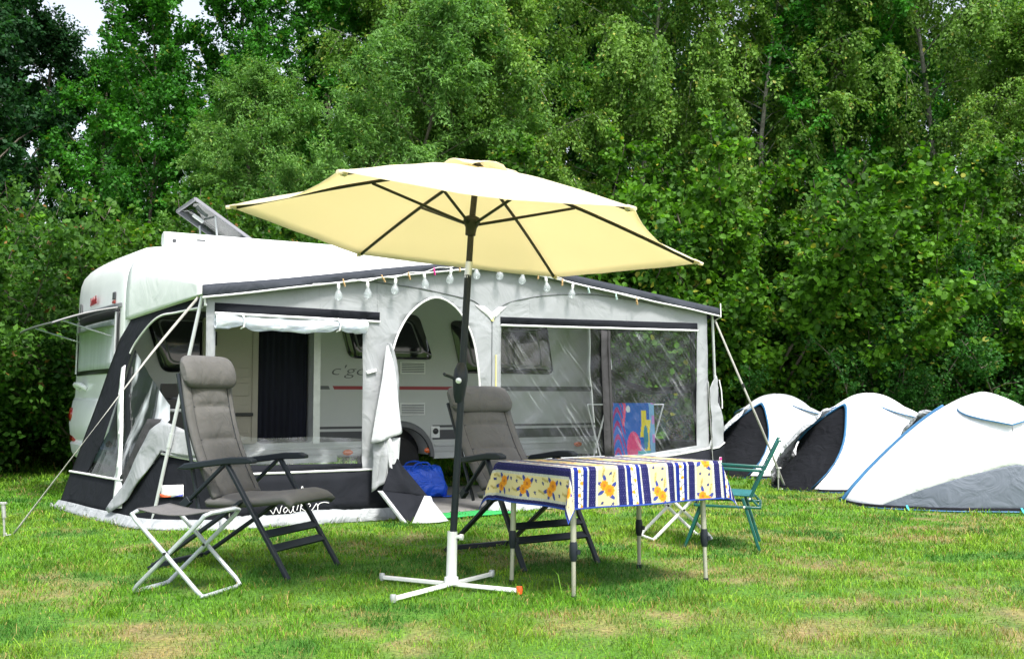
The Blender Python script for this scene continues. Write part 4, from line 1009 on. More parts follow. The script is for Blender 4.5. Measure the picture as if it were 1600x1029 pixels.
drape('door_flap', [(1.64, -.19, .56), (1.675, -.19, .55), (1.94, -.30, .21), (1.50, -.27, .27)], 'fabd', seed=3)
drape('door_flap', [(1.50, -.27, .275), (1.94, -.30, .215), (1.66, -.52, .01), (1.61, -.52, .02)], 'fabd', seed=8)
drape('door_flap', [(1.465, -.26, .28), (1.50, -.28, .28), (1.63, -.53, .015), (1.59, -.52, .012)], 'fabl', w_=.005, seed=4)
drape('door_flap', [(1.90, -.31, .22), (1.945, -.30, .21), (2.02, -.55, .012), (1.67, -.54, .012)], 'fabl', w_=.04, seed=5)
# tent pegs along the mudflap
def hook_peg(x, y, rz=0.0):
    pass
PEGG = 'steel pegs holding the awning mudflap'
def wpt(x, y, z=0): c, s = math.cos(AR), math.sin(AR); return Vector((AO.x + x * c - y * s, AO.y + x * s + y * c, z))
pg0 = None
for i, (t, lab) in enumerate(((1.0, 'awning peg at the rear bottom corner of the left side'), (.86, 'awning peg next to the rear bottom corner of the left side'), (.62, 'awning peg in the mudflap left of the folding stool, farther one'), (.42, 'awning peg in the mudflap left of the folding stool, nearer one'))):
    p = sw(t, .0, .09); q = wpt(p[0], p[1])
    if pg0 is None:
        b = MB(); b.tube([(0, 0, -.12), (0, 0, .03), (.005, -.005, .05), (.03, -.03, .045), (.04, -.04, .02)], .006, 6); pg0 = b.build('tent_peg', M['steel']); o = pg0
    else: o = pg0.copy(); C.objects.link(o)
    o.location = q; tag(o, lab, 'tent peg', PEGG)
for x, lab in ((.42, 'awning peg in the front mudflap beneath the grey reclining chair'), (1.30, 'awning peg in the front mudflap near the draped door flap'), (3.0, 'awning peg in the front mudflap behind the table')):
    o = pg0.copy(); C.objects.link(o); o.location = wpt(x, -.20); tag(o, lab, 'tent peg', PEGG)
# tall sprung pegs for the storm straps
def strap_peg(loc, lean, lab):
    r = empty('storm_strap_peg', loc, 0, lab, 'tent peg', 'tall steel pegs of the storm straps')
    top = Vector((lean, 0, .27)); b = MB(); b.tube([(0, 0, -.15), top * .75], .009, 8); b.build('peg_shaft', M['steel'], r)
    b = MB(); b.tube([top * .55, top * .95], [.016, .018], 10); b.build('peg_sleeve', M['steel'], r)
    b = MB(); b.tube([top * .98 + V(-.03, 0, 0), top * .98 + V(.03, 0, 0)], .010, 8); b.lathe([(0, 0), (.026, 0), (.026, .012), (0, .014)], top * .95, 12); b.build('peg_head', M['steel'], r)
    b = MB(); b.tube([(.0, 0, .03), (.012, -.01, .012), (.05, -.012, .02)], .006, 6); b.build('peg_hook', M['steel'], r)
strap_peg((-4.02, 8.22, 0), -.03, 'tall steel peg holding the left storm strap in the grass')
strap_peg((3.17, 12.30, 0), .01, 'tall steel peg by the tents, holding the right storm strap')

# ------------------------------------------------------------------ things in and on the awning
b = MB(); c_ = [wpt(.2, .05), wpt(5.55, .05), wpt(5.55, 2.75), wpt(.2, 2.75)]
for i, q in enumerate(c_): c_[i] = Vector((q.x, q.y, .006))
b.grid([[tuple(c_[0].lerp(c_[1], s / 20).lerp(c_[3].lerp(c_[2], s / 20), t / 10)) for t in range(11)] for s in range(21)])
o = b.build('ground_cloth', M['slab'], solid=.006); tag(o, 'grey ground cloth laid inside the awning', 'ground sheet')
b = MB(); rows = []
for s in np.linspace(0, 1, 20): rows.append([tuple(wpt(1.72 + 1.1 * s, -.42 + .32 * q + .06 * s, .022 + .006 * nz(s * 6, q * 3))) for q in np.linspace(0, 1, 7)])
b.grid(rows); o = b.build('door_mat', M['greenmat'], solid=.012); tag(o, 'bright green mat on the grass at the awning door', 'mat')
# blue shopping bag
bag = empty('shopping_bag', wpt(2.72, 1.55), AR, 'large blue tarpaulin shopping bag slumped on the awning floor by the wheel', 'bag'); bag.scale = (1, 1, .86)
b = MB(); rows = []
for z, sx_, sy_, dx in ((.012, .27, .13, 0), (.03, .31, .15, 0), (.12, .30, .15, .01), (.22, .285, .13, 0), (.31, .28, .11, -.01), (.37, .275, .09, -.02), (.40, .26, .07, -.02)):
    row = []
    for j in range(28):
        a = 2 * math.pi * j / 28; ca, sa = math.cos(a), math.sin(a); e = lambda v: math.copysign(abs(v) ** .55, v)
        k = 1 + .10 * nz(ca * 2.5, sa * 2.5, z * 9); row.append((dx + sx_ * e(ca) * k, sy_ * e(sa) * k, .012 + z + .03 * nz(ca * 2, sa * 2, 5) * (z > .3)))
    rows.append(row)
b.grid(rows, closed=True); b.add(rows[0], [tuple(range(27, -1, -1))]); b.build('bag_body', M['bag'], bag, solid=.003, sharp=60)
b = MB()
for y in (-.12, .11): b.tube(smooth_path([(-.14, y, .36), (-.10, y - .03, .45), (.02, y - .05, .46), (.10, y - .02, .37)]), .011, 6)
b.build('bag_handle', M['bag'], bag)
b = MB(); b.grid([[(.22 + .18 * s, -.10 + .06 * q, .022 + .02 * nz(s * 5, q * 4)) for q in np.linspace(-1, 1, 6)] for s in np.linspace(0, 1, 6)]); b.build('bag_corner', M['bag'], bag, solid=.006)
# kitchen stand seen through the open side
ks = empty('kitchen_stand', wpt(.30, 1.75), AR, 'black camping kitchen stand with a stove, seen through the open left side of the awning', 'camp kitchen')
b = MB(); b.box((0, 0, .98), (.66, .42, .025)); b.build('worktop', M['whitep'], ks, bevel=.005)
b = MB(); b.box((0, 0, .50), (.60, .36, .90)); b.build('cupboard', M['black'], ks)
b = MB()
for sx_ in (-.31, .31):
    for sy_ in (-.19, .19): b.tube([(sx_, sy_, .967), (sx_, sy_, 0)], .012, 8)
b.build('stand_frame', M['alug'], ks)
b = MB(); b.box((-.05, 0, 1.04), (.44, .32, .09)); b.box((-.05, .15, 1.16), (.44, .015, .16)); b.build('stove', M['black'], ks, bevel=.01)
b = MB(); b.lathe([(0, 0), (.05, 0), (.05, .02), (0, .022)], (-.15, -.0, 1.086), 14); b.build('burner', M['greydecal'], ks); b = MB(); b.lathe([(0, 0), (.05, 0), (.05, .02), (0, .022)], (.06, 0, 1.086), 14); b.build('burner', M['greydecal'], ks)
b = MB(); b.tube([(.22, .05, 1.0), (.22, .05, 1.10)], .05, 14); b.build('kettle', M['alug'], ks)
# drying rack with a printed towel
rk = empty('drying_rack', wpt(5.32, 1.25), AR, 'low drying rack in the right end of the awning', 'drying rack')
b = MB()
for sx_ in (-.42, .42):
    b.tube([(sx_, -.25, 0), (sx_, .20, 1.02)], .010, 8); b.tube([(sx_, .25, 0), (sx_, -.20, 1.02)], .010, 8)
for y in (-.20, -.07, .07, .20): b.tube([(-.42, y, 1.02), (.42, y, 1.02)], .007, 6)
b.build('rack_frame', M['whitep'], rk)
def painted(name, nu, nv, pos, colf, mat, parent=None, solid=.003):
    U, Vv = np.meshgrid(np.linspace(0, 1, nu), np.linspace(0, 1, nv), indexing='ij')
    P = [[pos(u, v) for v in np.linspace(0, 1, nv)] for u in np.linspace(0, 1, nu)]
    b = MB(); b.grid(P); me = b.mesh(name, fixn=False)
    col = colf(U.ravel(), Vv.ravel())
    at = me.color_attributes.new('col', 'FLOAT_COLOR', 'POINT'); at.data.foreach_set('color', np.concatenate((col, np.ones((len(col), 1))), 1).ravel().astype(np.float32))
    return finish(me, name, M[mat], parent, sharp=60, solid=solid)
def towel_pos(u, v):
    x = -.36 + .62 * u
    if v < .12: y = -.20 + (.12 - v) * 1.2; z = 1.032 + .004
    else: y = -.212 - .02 * math.sin(u * 9) * (v - .1) - .03 * (v - .12); z = 1.03 - (v - .12) * .80
    return tuple(wpt(5.32 + x, 1.25 + y, z))
def towel_col(u, v):
    c = np.tile(np.array((.01, .12, .50)), (len(u), 1))
    w1 = np.abs(np.sin(v * 16 + 3 * np.sin(u * 14))) < .55
    c[(u < .30) & w1] = (.35, .02, .16)
    c[(u < .34) & (np.abs(u - .27 - .03 * np.sin(v * 9)) < .028) & (v < .45)] = (.75, .10, .22)
    c[(u > .88)] = (.20, .45, .70); c[(u > .94) & (np.sin(v * 22) > .2)] = (.55, .25, .6)
    r1 = ((u - .50) / .17) ** 2 + ((v - .78) / .25) ** 2; c[r1 < 1] = (.78, .06, .20); ang = np.arctan2(v - .78, u - .5)
    c[(r1 < .9) & (r1 > .1) & (np.cos(ang * 22) > .75)] = (.55, .03, .20)
    y1 = (np.abs(u - .70 - .05 * np.sin(v * 5)) < .055) & (v > .22) & (v < .62); y2 = (np.abs(u - .83 - .03 * np.sin(v * 7)) < .06) & (v > .36) & (v < .86)
    c[y1 | y2] = (.80, .66, .02); c[(((u - .78) / .05) ** 2 + ((v - .62) / .18) ** 2 < 1)] = (.02, .25, .33)
    c[(v > .82) & (u > .60) & (u < .88)] = (.06, .45, .50)
    c[(((u - .38) / .05) ** 2 + ((v - .2) / .05) ** 2 < 1)] = (.7, .75, .8)
    return c
tw = painted('beach_towel', 70, 80, towel_pos, towel_col, 'towel'); tag(tw, 'beach towel with pink, yellow and blue shapes hanging on the drying rack', 'towel')
# festoon of bulbs and the pegs that hold it
fs = empty('festoon', AO, AR, 'string of clear light bulbs hanging along the front edge of the awning roof', 'string lights')
BU = [(1.14, 2.05), (1.42, 2.08), (1.69, 2.13), (1.99, 2.2), (2.26, 2.26), (2.54, 2.32), (2.8, 2.33), (3.06, 2.3), (3.34, 2.24), (3.65, 2.19)]
PG = [(1.19, 2.13), (1.57, 2.19), (1.83, 2.23), (2.09, 2.29), (2.36, 2.34), (3.24, 2.32), (3.53, 2.27), (3.85, 2.21), (4.2, 2.16), (4.47, 2.12)]
wp = []
for i in range(9): wp += [(BU[i][0], -.10, BU[i][1] + .075)] + ([( (BU[i][0] + BU[i + 1][0]) / 2, -.10, (BU[i][1] + BU[i + 1][1]) / 2 + .095)])
wp = [(.9, -.1, 2.10)] + wp + [(BU[9][0], -.10, BU[9][1] + .075), (4.2, -.10, 2.19), (4.5, -.1, 2.14)]
b = MB(); b.tube(smooth_path(wp, 5), .0035, 5); b.build('cable', M['piping'], fs)
bulb0 = sock0 = None
for i, (x, z) in enumerate(BU):
    if i == 0:
        b = MB(); b.lathe([(.012, .025), (.014, .012), (.022, -.005), (.034, -.028), (.037, -.045), (.031, -.066), (.016, -.080), (0, -.083)], (0, 0, 0), 14); bulb0 = b.build('bulb', M['bulb'], fs); o = bulb0
        b = MB(); b.lathe([(0, .07), (.011, .068), (.015, .05), (.015, .022), (.012, .018), (0, .016)], (0, 0, 0), 10); sock0 = b.build('bulb_socket', M['piping'], bulb0)
    else:
        o = bulb0.copy(); C.objects.link(o); s_ = sock0.copy(); C.objects.link(s_); s_.parent = o
    o.location = (x, -.10, z); o.rotation_euler = (R(4 * math.sin(i * 2.1)), R(7 * math.sin(i * 3.7)), 0)
PD = ['wooden clothes peg on the awning edge above the leftmost bulb', 'wooden clothes peg leaning between the second and third bulb from the left', 'wooden clothes peg between the third and fourth bulb from the left', 'pink clothes peg on the white awning piping',
      'wooden clothes peg just left of the parasol pole', 'wooden clothes peg half hidden under the parasol edge', 'wooden clothes peg below the front right rib end of the parasol', 'pale mint clothes peg next to the last bulb', 'pale mint clothes peg, farther right of the two mint ones', 'pale wooden clothes peg, farthest right on the awning edge']
pm_ = ['wood', 'wood', 'wood', 'pink', 'wood', 'wood', 'wood', 'mint', 'mint', 'wood']
for i, (x, z) in enumerate(PG):
    b = MB(); a = R((-16, -30, -14, -8, -2, 0, 4, -14, -12, -10)[i]); rot = Matrix.Rotation(a, 3, 'Y')
    for s_ in (-1, 1): b.bar(rot @ V(0, s_ * .009 * .3, .035), rot @ V(0, s_ * .009, -.04), .010, .007, up=(1, 0, 0))
    b.tube([rot @ V(-.008, 0, .0), rot @ V(.008, 0, 0)], .007, 8)
    o = b.build('clothes_peg', M[pm_[i]], bevel=.0015); q = wpt(x, -.100); o.location = (q.x, q.y, z); o.rotation_euler = (0, 0, AR); tag(o, PD[i], 'clothes peg', 'clothes pegs along the awning edge')

# ------------------------------------------------------------------ parasol
pr = empty('parasol', (-.35, 5.99, 0), 0, 'cream garden parasol with a dark pole in a white cross foot', 'parasol')
PO = Vector((-.35, 5.99, 0))
Cn = Vector((-.204, 5.996, 2.471)) - PO; nn_ = Vector((.099, .032, .995)).normalized(); aa = Vector((0, 1, 0)).cross(nn_).normalized(); bb = nn_.cross(aa)
tips = []
for k in range(6):
    t = 1.985 + k * math.pi / 3; tips.append(Cn - nn_ * .419 + 1.403 * (math.cos(t) * aa - math.sin(t) * bb))
def rib_pt(k, s): p = Cn.lerp(tips[k], s); return p + nn_ * (.022 * math.sin(math.pi * s ** .9))
b = MB(); rows = []
NS = 16; NW = 10
for i in range(NS + 1):
    s = i / NS; row = []
    for k in range(6):
        p0 = rib_pt(k, s); p1 = rib_pt((k + 1) % 6, s)
        for j in range(NW):
            q = j / NW; p = p0.lerp(p1, q); e = 4 * q * (1 - q)
            pull = (Cn - nn_ * .419 * s - p); p = p + (pull * (.055 * e * s * s)) + nn_ * (-.020 * e * s) + nn_ * (.009 * nz(k * 7 + q * 3, s * 4) + .004 * nz(q * 9 + k, s * 2.5, 3))
            row.append(p)
    rows.append(row)
b.grid(rows[1:], closed=True); cn = b.build('canopy', M['parasol'], pr, solid=.0025, sharp=None)
b = MB(); vr = []
for i in range(7):                                           # vent cap on the top
    s = .02 + .17 * i / 6; row = []
    for j in range(36):
        k = j // 6; q = (j % 6) / 6; p = rib_pt(k, s).lerp(rib_pt((k + 1) % 6, s), q); row.append(p + nn_ * (.030 + .014 * math.sin(j * math.pi / 3) * (i / 6) + .012 * nz(j, i)))
    vr.append(row)
b.grid(vr, closed=True); b.add([Cn + nn_ * .034] + vr[0], [(0, 1 + j, 1 + (j + 1) % 36) for j in range(36)]); b.build('vent_cap', M['parasol'], cn, solid=.003, sharp=None)
hubp = Cn - nn_ * .345
for k in range(6):
    b = MB(); b.tube([rib_pt(k, s) - nn_ * .016 for s in np.linspace(.02, .985, 9)], .0105, 6); rb = b.build('rib', M['pmetal'], pr)
    b = MB(); j = rib_pt(k, .43) - nn_ * .024; b.tube([hubp + (tips[k] - Cn).normalized() * .03, j], .009, 6); b.build('strut', M['pmetal'], rb)
    b = MB(); o_ = (tips[k] - Cn).normalized(); b.tube([tips[k] - o_ * .05 - nn_ * .012, tips[k] + o_ * .012 - nn_ * .004], [.018, .010], 8); b.build('rib_pocket', M['parasol'], rb)
b = MB(); b.lathe([(0, -.075), (.030, -.075), (.034, -.03), (.050, .0), (.05, .03), (.03, .04), (0, .04)], hubp, 14, nn_); b.build('runner_hub', M['pmetal'], pr)
b = MB(); b.lathe([(0, -.05), (.035, -.05), (.035, .03), (.012, .05), (0, .06)], Cn - nn_ * .03, 12, nn_); b.build('top_hub', M['pmetal'], pr)
jt = Vector((-.2535, 5.99, 1.88)) - PO; jb = Vector((-.259, 5.99, 1.82)) - PO
b = MB(); b.tube([jt, hubp, Cn], .019, 12); b.build('upper_pole', M['pmetal'], pr)
b = MB(); b.tube([jb - (jt - jb) * .3, jt + (jt - jb) * .3], .021, 12); b.build('tilt_joint', M['alu'], pr)
pb_ = Vector((-.3444, 5.99, .33)) - PO
b = MB(); b.tube([pb_ - V(0, 0, .1), jb], .021, 14); lp = b.build('lower_pole', M['pmetal'], pr); lp.data.materials[0] = M['anth']
cb = Vector((-.302, 5.97, 1.20)) - PO
b = MB(); b.tube([cb + V(.008, .02, .10), cb + V(.005, .012, .06), cb, cb + V(-.006, .02, -.09), cb + V(-.008, .02, -.13)], [.024, .040, .044, .034, .023], 12); kb = b.build('crank_box', M['anth'], pr)
b = MB(); b.tube([cb + V(-.01, -.03, .0), cb + V(-.012, -.07, .0)], .014, 10); b.tube(smooth_path([cb + V(-.012, -.065, 0), cb + V(-.05, -.075, .02), cb + V(-.085, -.08, .032)]), [.009] * 13, 8); b.tube([cb + V(-.085, -.06, .032), cb + V(-.085, -.11, .035)], .009, 8); b.build('crank_handle', M['anth'], kb)
b = MB(); b.lathe([(0, 0), (.017, 0), (.017, .008), (0, .01)], cb + V(-.005, -.075, -.002), 12, (0, -1, 0)); b.build('crank_boss', M['alu'], kb)
b = MB(); b.tube([(0, 0, .03), (0, 0, .07)], [.045, .040], 16); b.tube([(0, 0, .06), pb_ * 1.0], [.031, .029], 16); b.build('foot_tube', M['whitep'], pr)
b = MB(); b.tube([(.03, -.01, .30), (.055, -.018, .30)], .011, 8); b.lathe([(0, 0), (.018, 0), (.018, .018), (0, .02)], (.05, -.018, .30), 10, (1, -.3, 0)); b.build('clamp_screw', M['whitep'], pr)
for (x, y) in ((-.42, .24), (-.28, -.41), (.22, .35), (.38, -.18)):
    b = MB(); b.bar((0, 0, .030), (x, y, .026), .027, .022); ft = b.build('foot_arm', M['whitep'], pr, bevel=.004)
    orange = (x, y) == (.38, -.18); b = MB(); e = Vector((x, y, 0)).normalized() * .012
    b.lathe([(0, -.022), (.016, -.022), (.019, 0), (.016, .019), (0, .022)], (x + e.x, y + e.y, .030), 12); b.build('foot_cap', M['orange' if orange else 'alug'], ft)

# ------------------------------------------------------------------ reclining chairs
def recliner(label, loc, rz, top=(-.37, 1.26), name='reclining_chair'):
    r = empty(name, loc, rz, label, 'chair', 'grey padded reclining chairs')
    Wd = .27
    # back: five pads in a frame of padded edge
    A = Vector((-.10, 0, .46)); Bt = Vector((top[0], 0, top[1])); dv = (Bt - A); nv = Vector((dv.z, 0, -dv.x)).normalized()
    def bp(s): return A + dv * s + nv * (-.05 * math.sin(math.pi * s) + .02)
    b = MB(); rows = []
    NSg = 44
    for i in range(NSg + 1):
        s = i / NSg; seam = min(abs(s - q) for q in (.0, .22, .46, .72, 1.0)); puff = min(1, seam / .05) ** .5; row = []
        for q in np.linspace(-1, 1, 25):
            aq = abs(q); edge = aq > .76
            th = .030 * puff * (1 - (aq / .76) ** 4) if not edge else .012
            if abs(aq - .76) < .05: th = .0
            fall = .018 * max(0, (aq - .85) / .15)
            p = bp(s) + nv * (.02 + th - fall); row.append((p.x, q * .245, p.z))
        rows.append(row)
    b.grid(rows); pd = b.build('backrest', M['taupe'], r, solid=.030, sharp=70)
    for sq in (.22, .46, .72):
        b = MB(); b.tube([bp(sq) + nv * .036 + V(0, q * .188, 0) for q in np.linspace(-1, 1, 7)], .0035, 5); b.build('seam', M['anth'], pd)
    for sy in (-1, 1):
        b = MB(); b.tube([bp(sq) + nv * .036 + V(0, sy * .188, 0) for sq in np.linspace(.03, .90, 12)], .0035, 5); b.build('seam', M['anth'], pd)
    b = MB(); c0 = bp(.985) + nv * .045; rw_ = []
    for q in np.linspace(-1, 1, 21):
        e = (1 - abs(q) ** 6) ** .5 if abs(q) < 1 else .0; rr = []
        for j in range(18):
            a = 2 * math.pi * j / 18; u_ = dv.normalized() * math.cos(a) * .115 * (.55 + .45 * e) + nv * math.sin(a) * .055 * (.35 + .65 * e); p = c0 + u_; rr.append((p.x, q * .255, p.z))
        rw_.append(rr)
    b.grid(rw_, closed=True); b.add(rw_[0], [tuple(range(18))]); b.add(rw_[-1], [tuple(range(17, -1, -1))]); b.build('head_pillow', M['taupe'], r, sharp=None)
    # seat
    b = MB(); rows = []
    for i in range(29):
        s = i / 28; x = -.12 + .62 * s; z = .455 + .05 * s - .015 * math.sin(math.pi * s) - .05 * max(0, (s - .88) / .12) ** 2; seam = min(abs(s - q) for q in (.0, .5, 1.0)); puff = min(1, seam / .06) ** .5
        rows.append([(x, q * .25, z + .016 * puff * (1 - min(1, abs(q) / .78) ** 4) - .02 * max(0, (abs(q) - .85) / .15)) for q in np.linspace(-1, 1, 19)])
    b.grid(rows); b.build('seat', M['taupef'], r, solid=.042, sharp=70)
    for sy in (-1, 1):
        y = sy * (Wd + .02)
        b = MB(); P = [(-.30, .655), (-.24, .690), (.10, .735), (.22, .738), (.27, .722), (.27, .700), (.20, .695), (.08, .69), (-.22, .652)]
        b.prism(P, lambda x, z: (x, y - .028, z), lambda x, z: (x, y + .028, z)); b.build('armrest', M['anth'], r, bevel=.008)
        b = MB(); b.bar((.06, y, .70), (.52, y, .012), .024, .034, up=(0, 1, 0)); b.build('front_leg', M['anth'], r, bevel=.005)
        b = MB(); b.bar((.16, y - sy * .03, .465), (-.54, y - sy * .03, .012), .024, .034, up=(0, 1, 0)); b.build('rear_leg', M['anth'], r, bevel=.005)
        b = MB(); b.bar((.05, y - sy * .002, .69), (-.26, y - sy * .002, .42), .020, .03, up=(0, 1, 0)); b.box((-.235, y, .445), (.07, .035, .05), Matrix.Rotation(R(-40), 3, 'Y')); b.build('recline_bar', M['anth'], r, bevel=.004)
        b = MB(); b.tube([(-.16, y - sy * .03, .40), bp(.5) + V(0, sy * .245, 0) - nv * .01, bp(.99) + V(0, sy * .245, 0) - nv * .01], .012, 8); b.build('back_frame', M['anth'], r)
    b = MB()
    for u_ in (.62, .74): x = .06 + .46 * u_; z = .70 - .69 * u_; b.bar((x, -Wd - .008, z), (x, Wd + .008, z), .055, .016, up=(.6, 0, .8))
    b.build('foot_slat', M['anth'], r, bevel=.003)
    b = MB(); b.bar((-.52, -Wd + .02, .03), (-.52, Wd - .02, .03), .03, .035); b.build('crossbar', M['anth'], r, bevel=.004); b = MB(); b.bar((.12, -Wd, .43), (.12, Wd, .43), .02, .02); b.build('crossbar', M['anth'], r, bevel=.004)
    return r
recliner('grey padded recliner beside the folding stool, in front of the awning window', (-1.72, 6.67, 0), R(-21))
recliner('grey padded recliner half hidden behind the flowered table', (.04, 7.10, 0), R(-57), (-.56, 1.06))

def stool(label, loc, rz, tube_m, fab_m, wx=.46, wy=.40, h=.46):
    r = empty('folding_stool', loc, rz, label, 'stool', 'folding stools with crossed tube legs')
    hx = wx / 2; hy = wy / 2
    for k, sx in enumerate((-1, 1)):
        yy = hy if k == 0 else hy - .025; b = MB()
        def rc(pts): return smooth_path(pts, 4)
        P = [(sx * hx, yy - .05, h), (sx * hx - sx * .005, yy, h - .01), (sx * (hx - .03), yy, h - .04), (-sx * (hx - .03), yy, .05), (-sx * hx, yy - .01, .018), (-sx * hx, yy - .05, .012), (-sx * hx, -yy + .05, .012), (-sx * hx, -yy + .01, .018), (-sx * (hx - .03), -yy, .05), (sx * (hx - .03), -yy, h - .04), (sx * hx - sx * .005, -yy, h - .01), (sx * hx, -yy + .05, h), (sx * hx, 0, h)]
        P.append(P[0]); b.tube(P, .0125, 9); b.build('leg_frame', M[tube_m], r)
    b = MB(); rows = [[(-hx + wx * s, -hy + .05 + (wy - .10) * q, h + .014 - .03 * math.sin(math.pi * s) - .004 * math.sin(math.pi * q)) for q in np.linspace(0, 1, 8)] for s in np.linspace(0, 1, 14)]
    b.grid(rows); b.build('stool_seat', M[fab_m], r, solid=.008)
    b = MB()
    for sy in (-1, 1): b.tube([(0, sy * (hy + .016), h / 2 + .01), (0, sy * (hy - .04), h / 2 + .01)], .009, 8)
    b.build('pivot', M['black'], r)
stool('folding stool with grey cloth seat and silver tube legs, left of the recliner', (-1.86, 5.93, 0), R(-17), 'stoolgrey', 'stoolfab')
stool('folding stool with white legs standing behind the flowered table', (1.28, 8.12, 0), R(12), 'whitep', 'stoolfab', .46, .36)

# ------------------------------------------------------------------ table and its cloth
ta = math.atan2(6.23 - 5.67, 1.14 - .32); TC = Vector((.58, 6.19, 0))
tb_ = empty('camping_table', TC, ta, 'camping table with four metal legs under the flowered cloth', 'table')
b = MB(); b.box((0, 0, .703), (1.09, .685, .022)); b.build('tabletop', M['whitep'], tb_, bevel=.006)
b = MB()
for sy in (-1, 1): b.box((0, sy * .330, .665), (1.04, .018, .05))
for sx in (-1, 1): b.box((sx * .530, 0, .665), (.018, .66, .05))
b.build('table_rim', M['alu'], tb_, bevel=.003)
for sx in (-1, 1):
    for sy in (-1, 1):
        tx, ty = sx * .49, sy * .285; lx, ly = sx * .50, sy * .30
        b = MB(); b.tube([(tx, ty, .69), (tx + (lx - tx) * .6, ty + (ly - ty) * .6, .27)], .0165, 12); lg = b.build('leg', M['tableg'], tb_)
        q = Vector((tx + (lx - tx) * .62, ty + (ly - ty) * .62, .26)); b = MB(); b.tube([q + V(0, 0, .055), q + V(0, 0, .03), q + V(0, 0, -.02), q + V(0, 0, -.05)], [.018, .0235, .023, .016], 12); b.box(q + V(.016, -.016, .0), (.022, .022, .024)); b.build('leg_clamp', M['anth'], lg)
        b = MB(); b.tube([q, (lx, ly, .012)], .0125, 10); b.build('leg_extension', M['tableg'], lg)
        b = MB(); b.tube([(lx, ly, .0), (lx, ly, .025)], .016, 10); b.build('leg_foot', M['anth'], lg)
TL, TW, OV = 1.115, .71, .235
def cloth_pos(u, v):
    x = (u - .5) * (TL + 2 * OV); y = (v - .5) * (TW + 2 * OV)
    ex = max(0, abs(x) - TL / 2); ey = max(0, abs(y) - TW / 2); sx = math.copysign(1, x); sy = math.copysign(1, y)
    top = .722
    if ex == 0 and ey == 0: return (x, y, top + .001 * nz(x * 9, y * 9))
    if ey == 0:
        k = ex / OV; fl = .07 + .03 * math.sin(y * 7) + .02 * nz(y * 5, 1); e = min(1, ex / .02)
        return (sx * (TL / 2 + .012 * e + fl * ex * 1.0 + .012 * math.sin(y * 13) * k), y * (1 + .0 * k), top - .004 * e - max(0, ex - .006) * .97)
    if ex == 0:
        k = ey / OV; fl = .06 + .03 * math.sin(x * 5 + 1); e = min(1, ey / .02)
        return (x, sy * (TW / 2 + .012 * e + fl * ey + .016 * math.sin(x * 9 + 2) * k), top - .004 * e - max(0, ey - .006) * .97)
    rho = math.hypot(ex, ey); al = math.atan2(ey, ex); e = min(1, rho / .02)
    f = (math.sin(2 * al)) ** 1.0; fold = .28 * f
    px = TL / 2 + .012 * e + rho * (math.cos(al) * (.10 + fold * .75)); py = TW / 2 + .012 * e + rho * (math.sin(al) * (.10 + fold * .75))
    return (sx * px, sy * py, top - .004 * e - rho * (.965 - .10 * f))
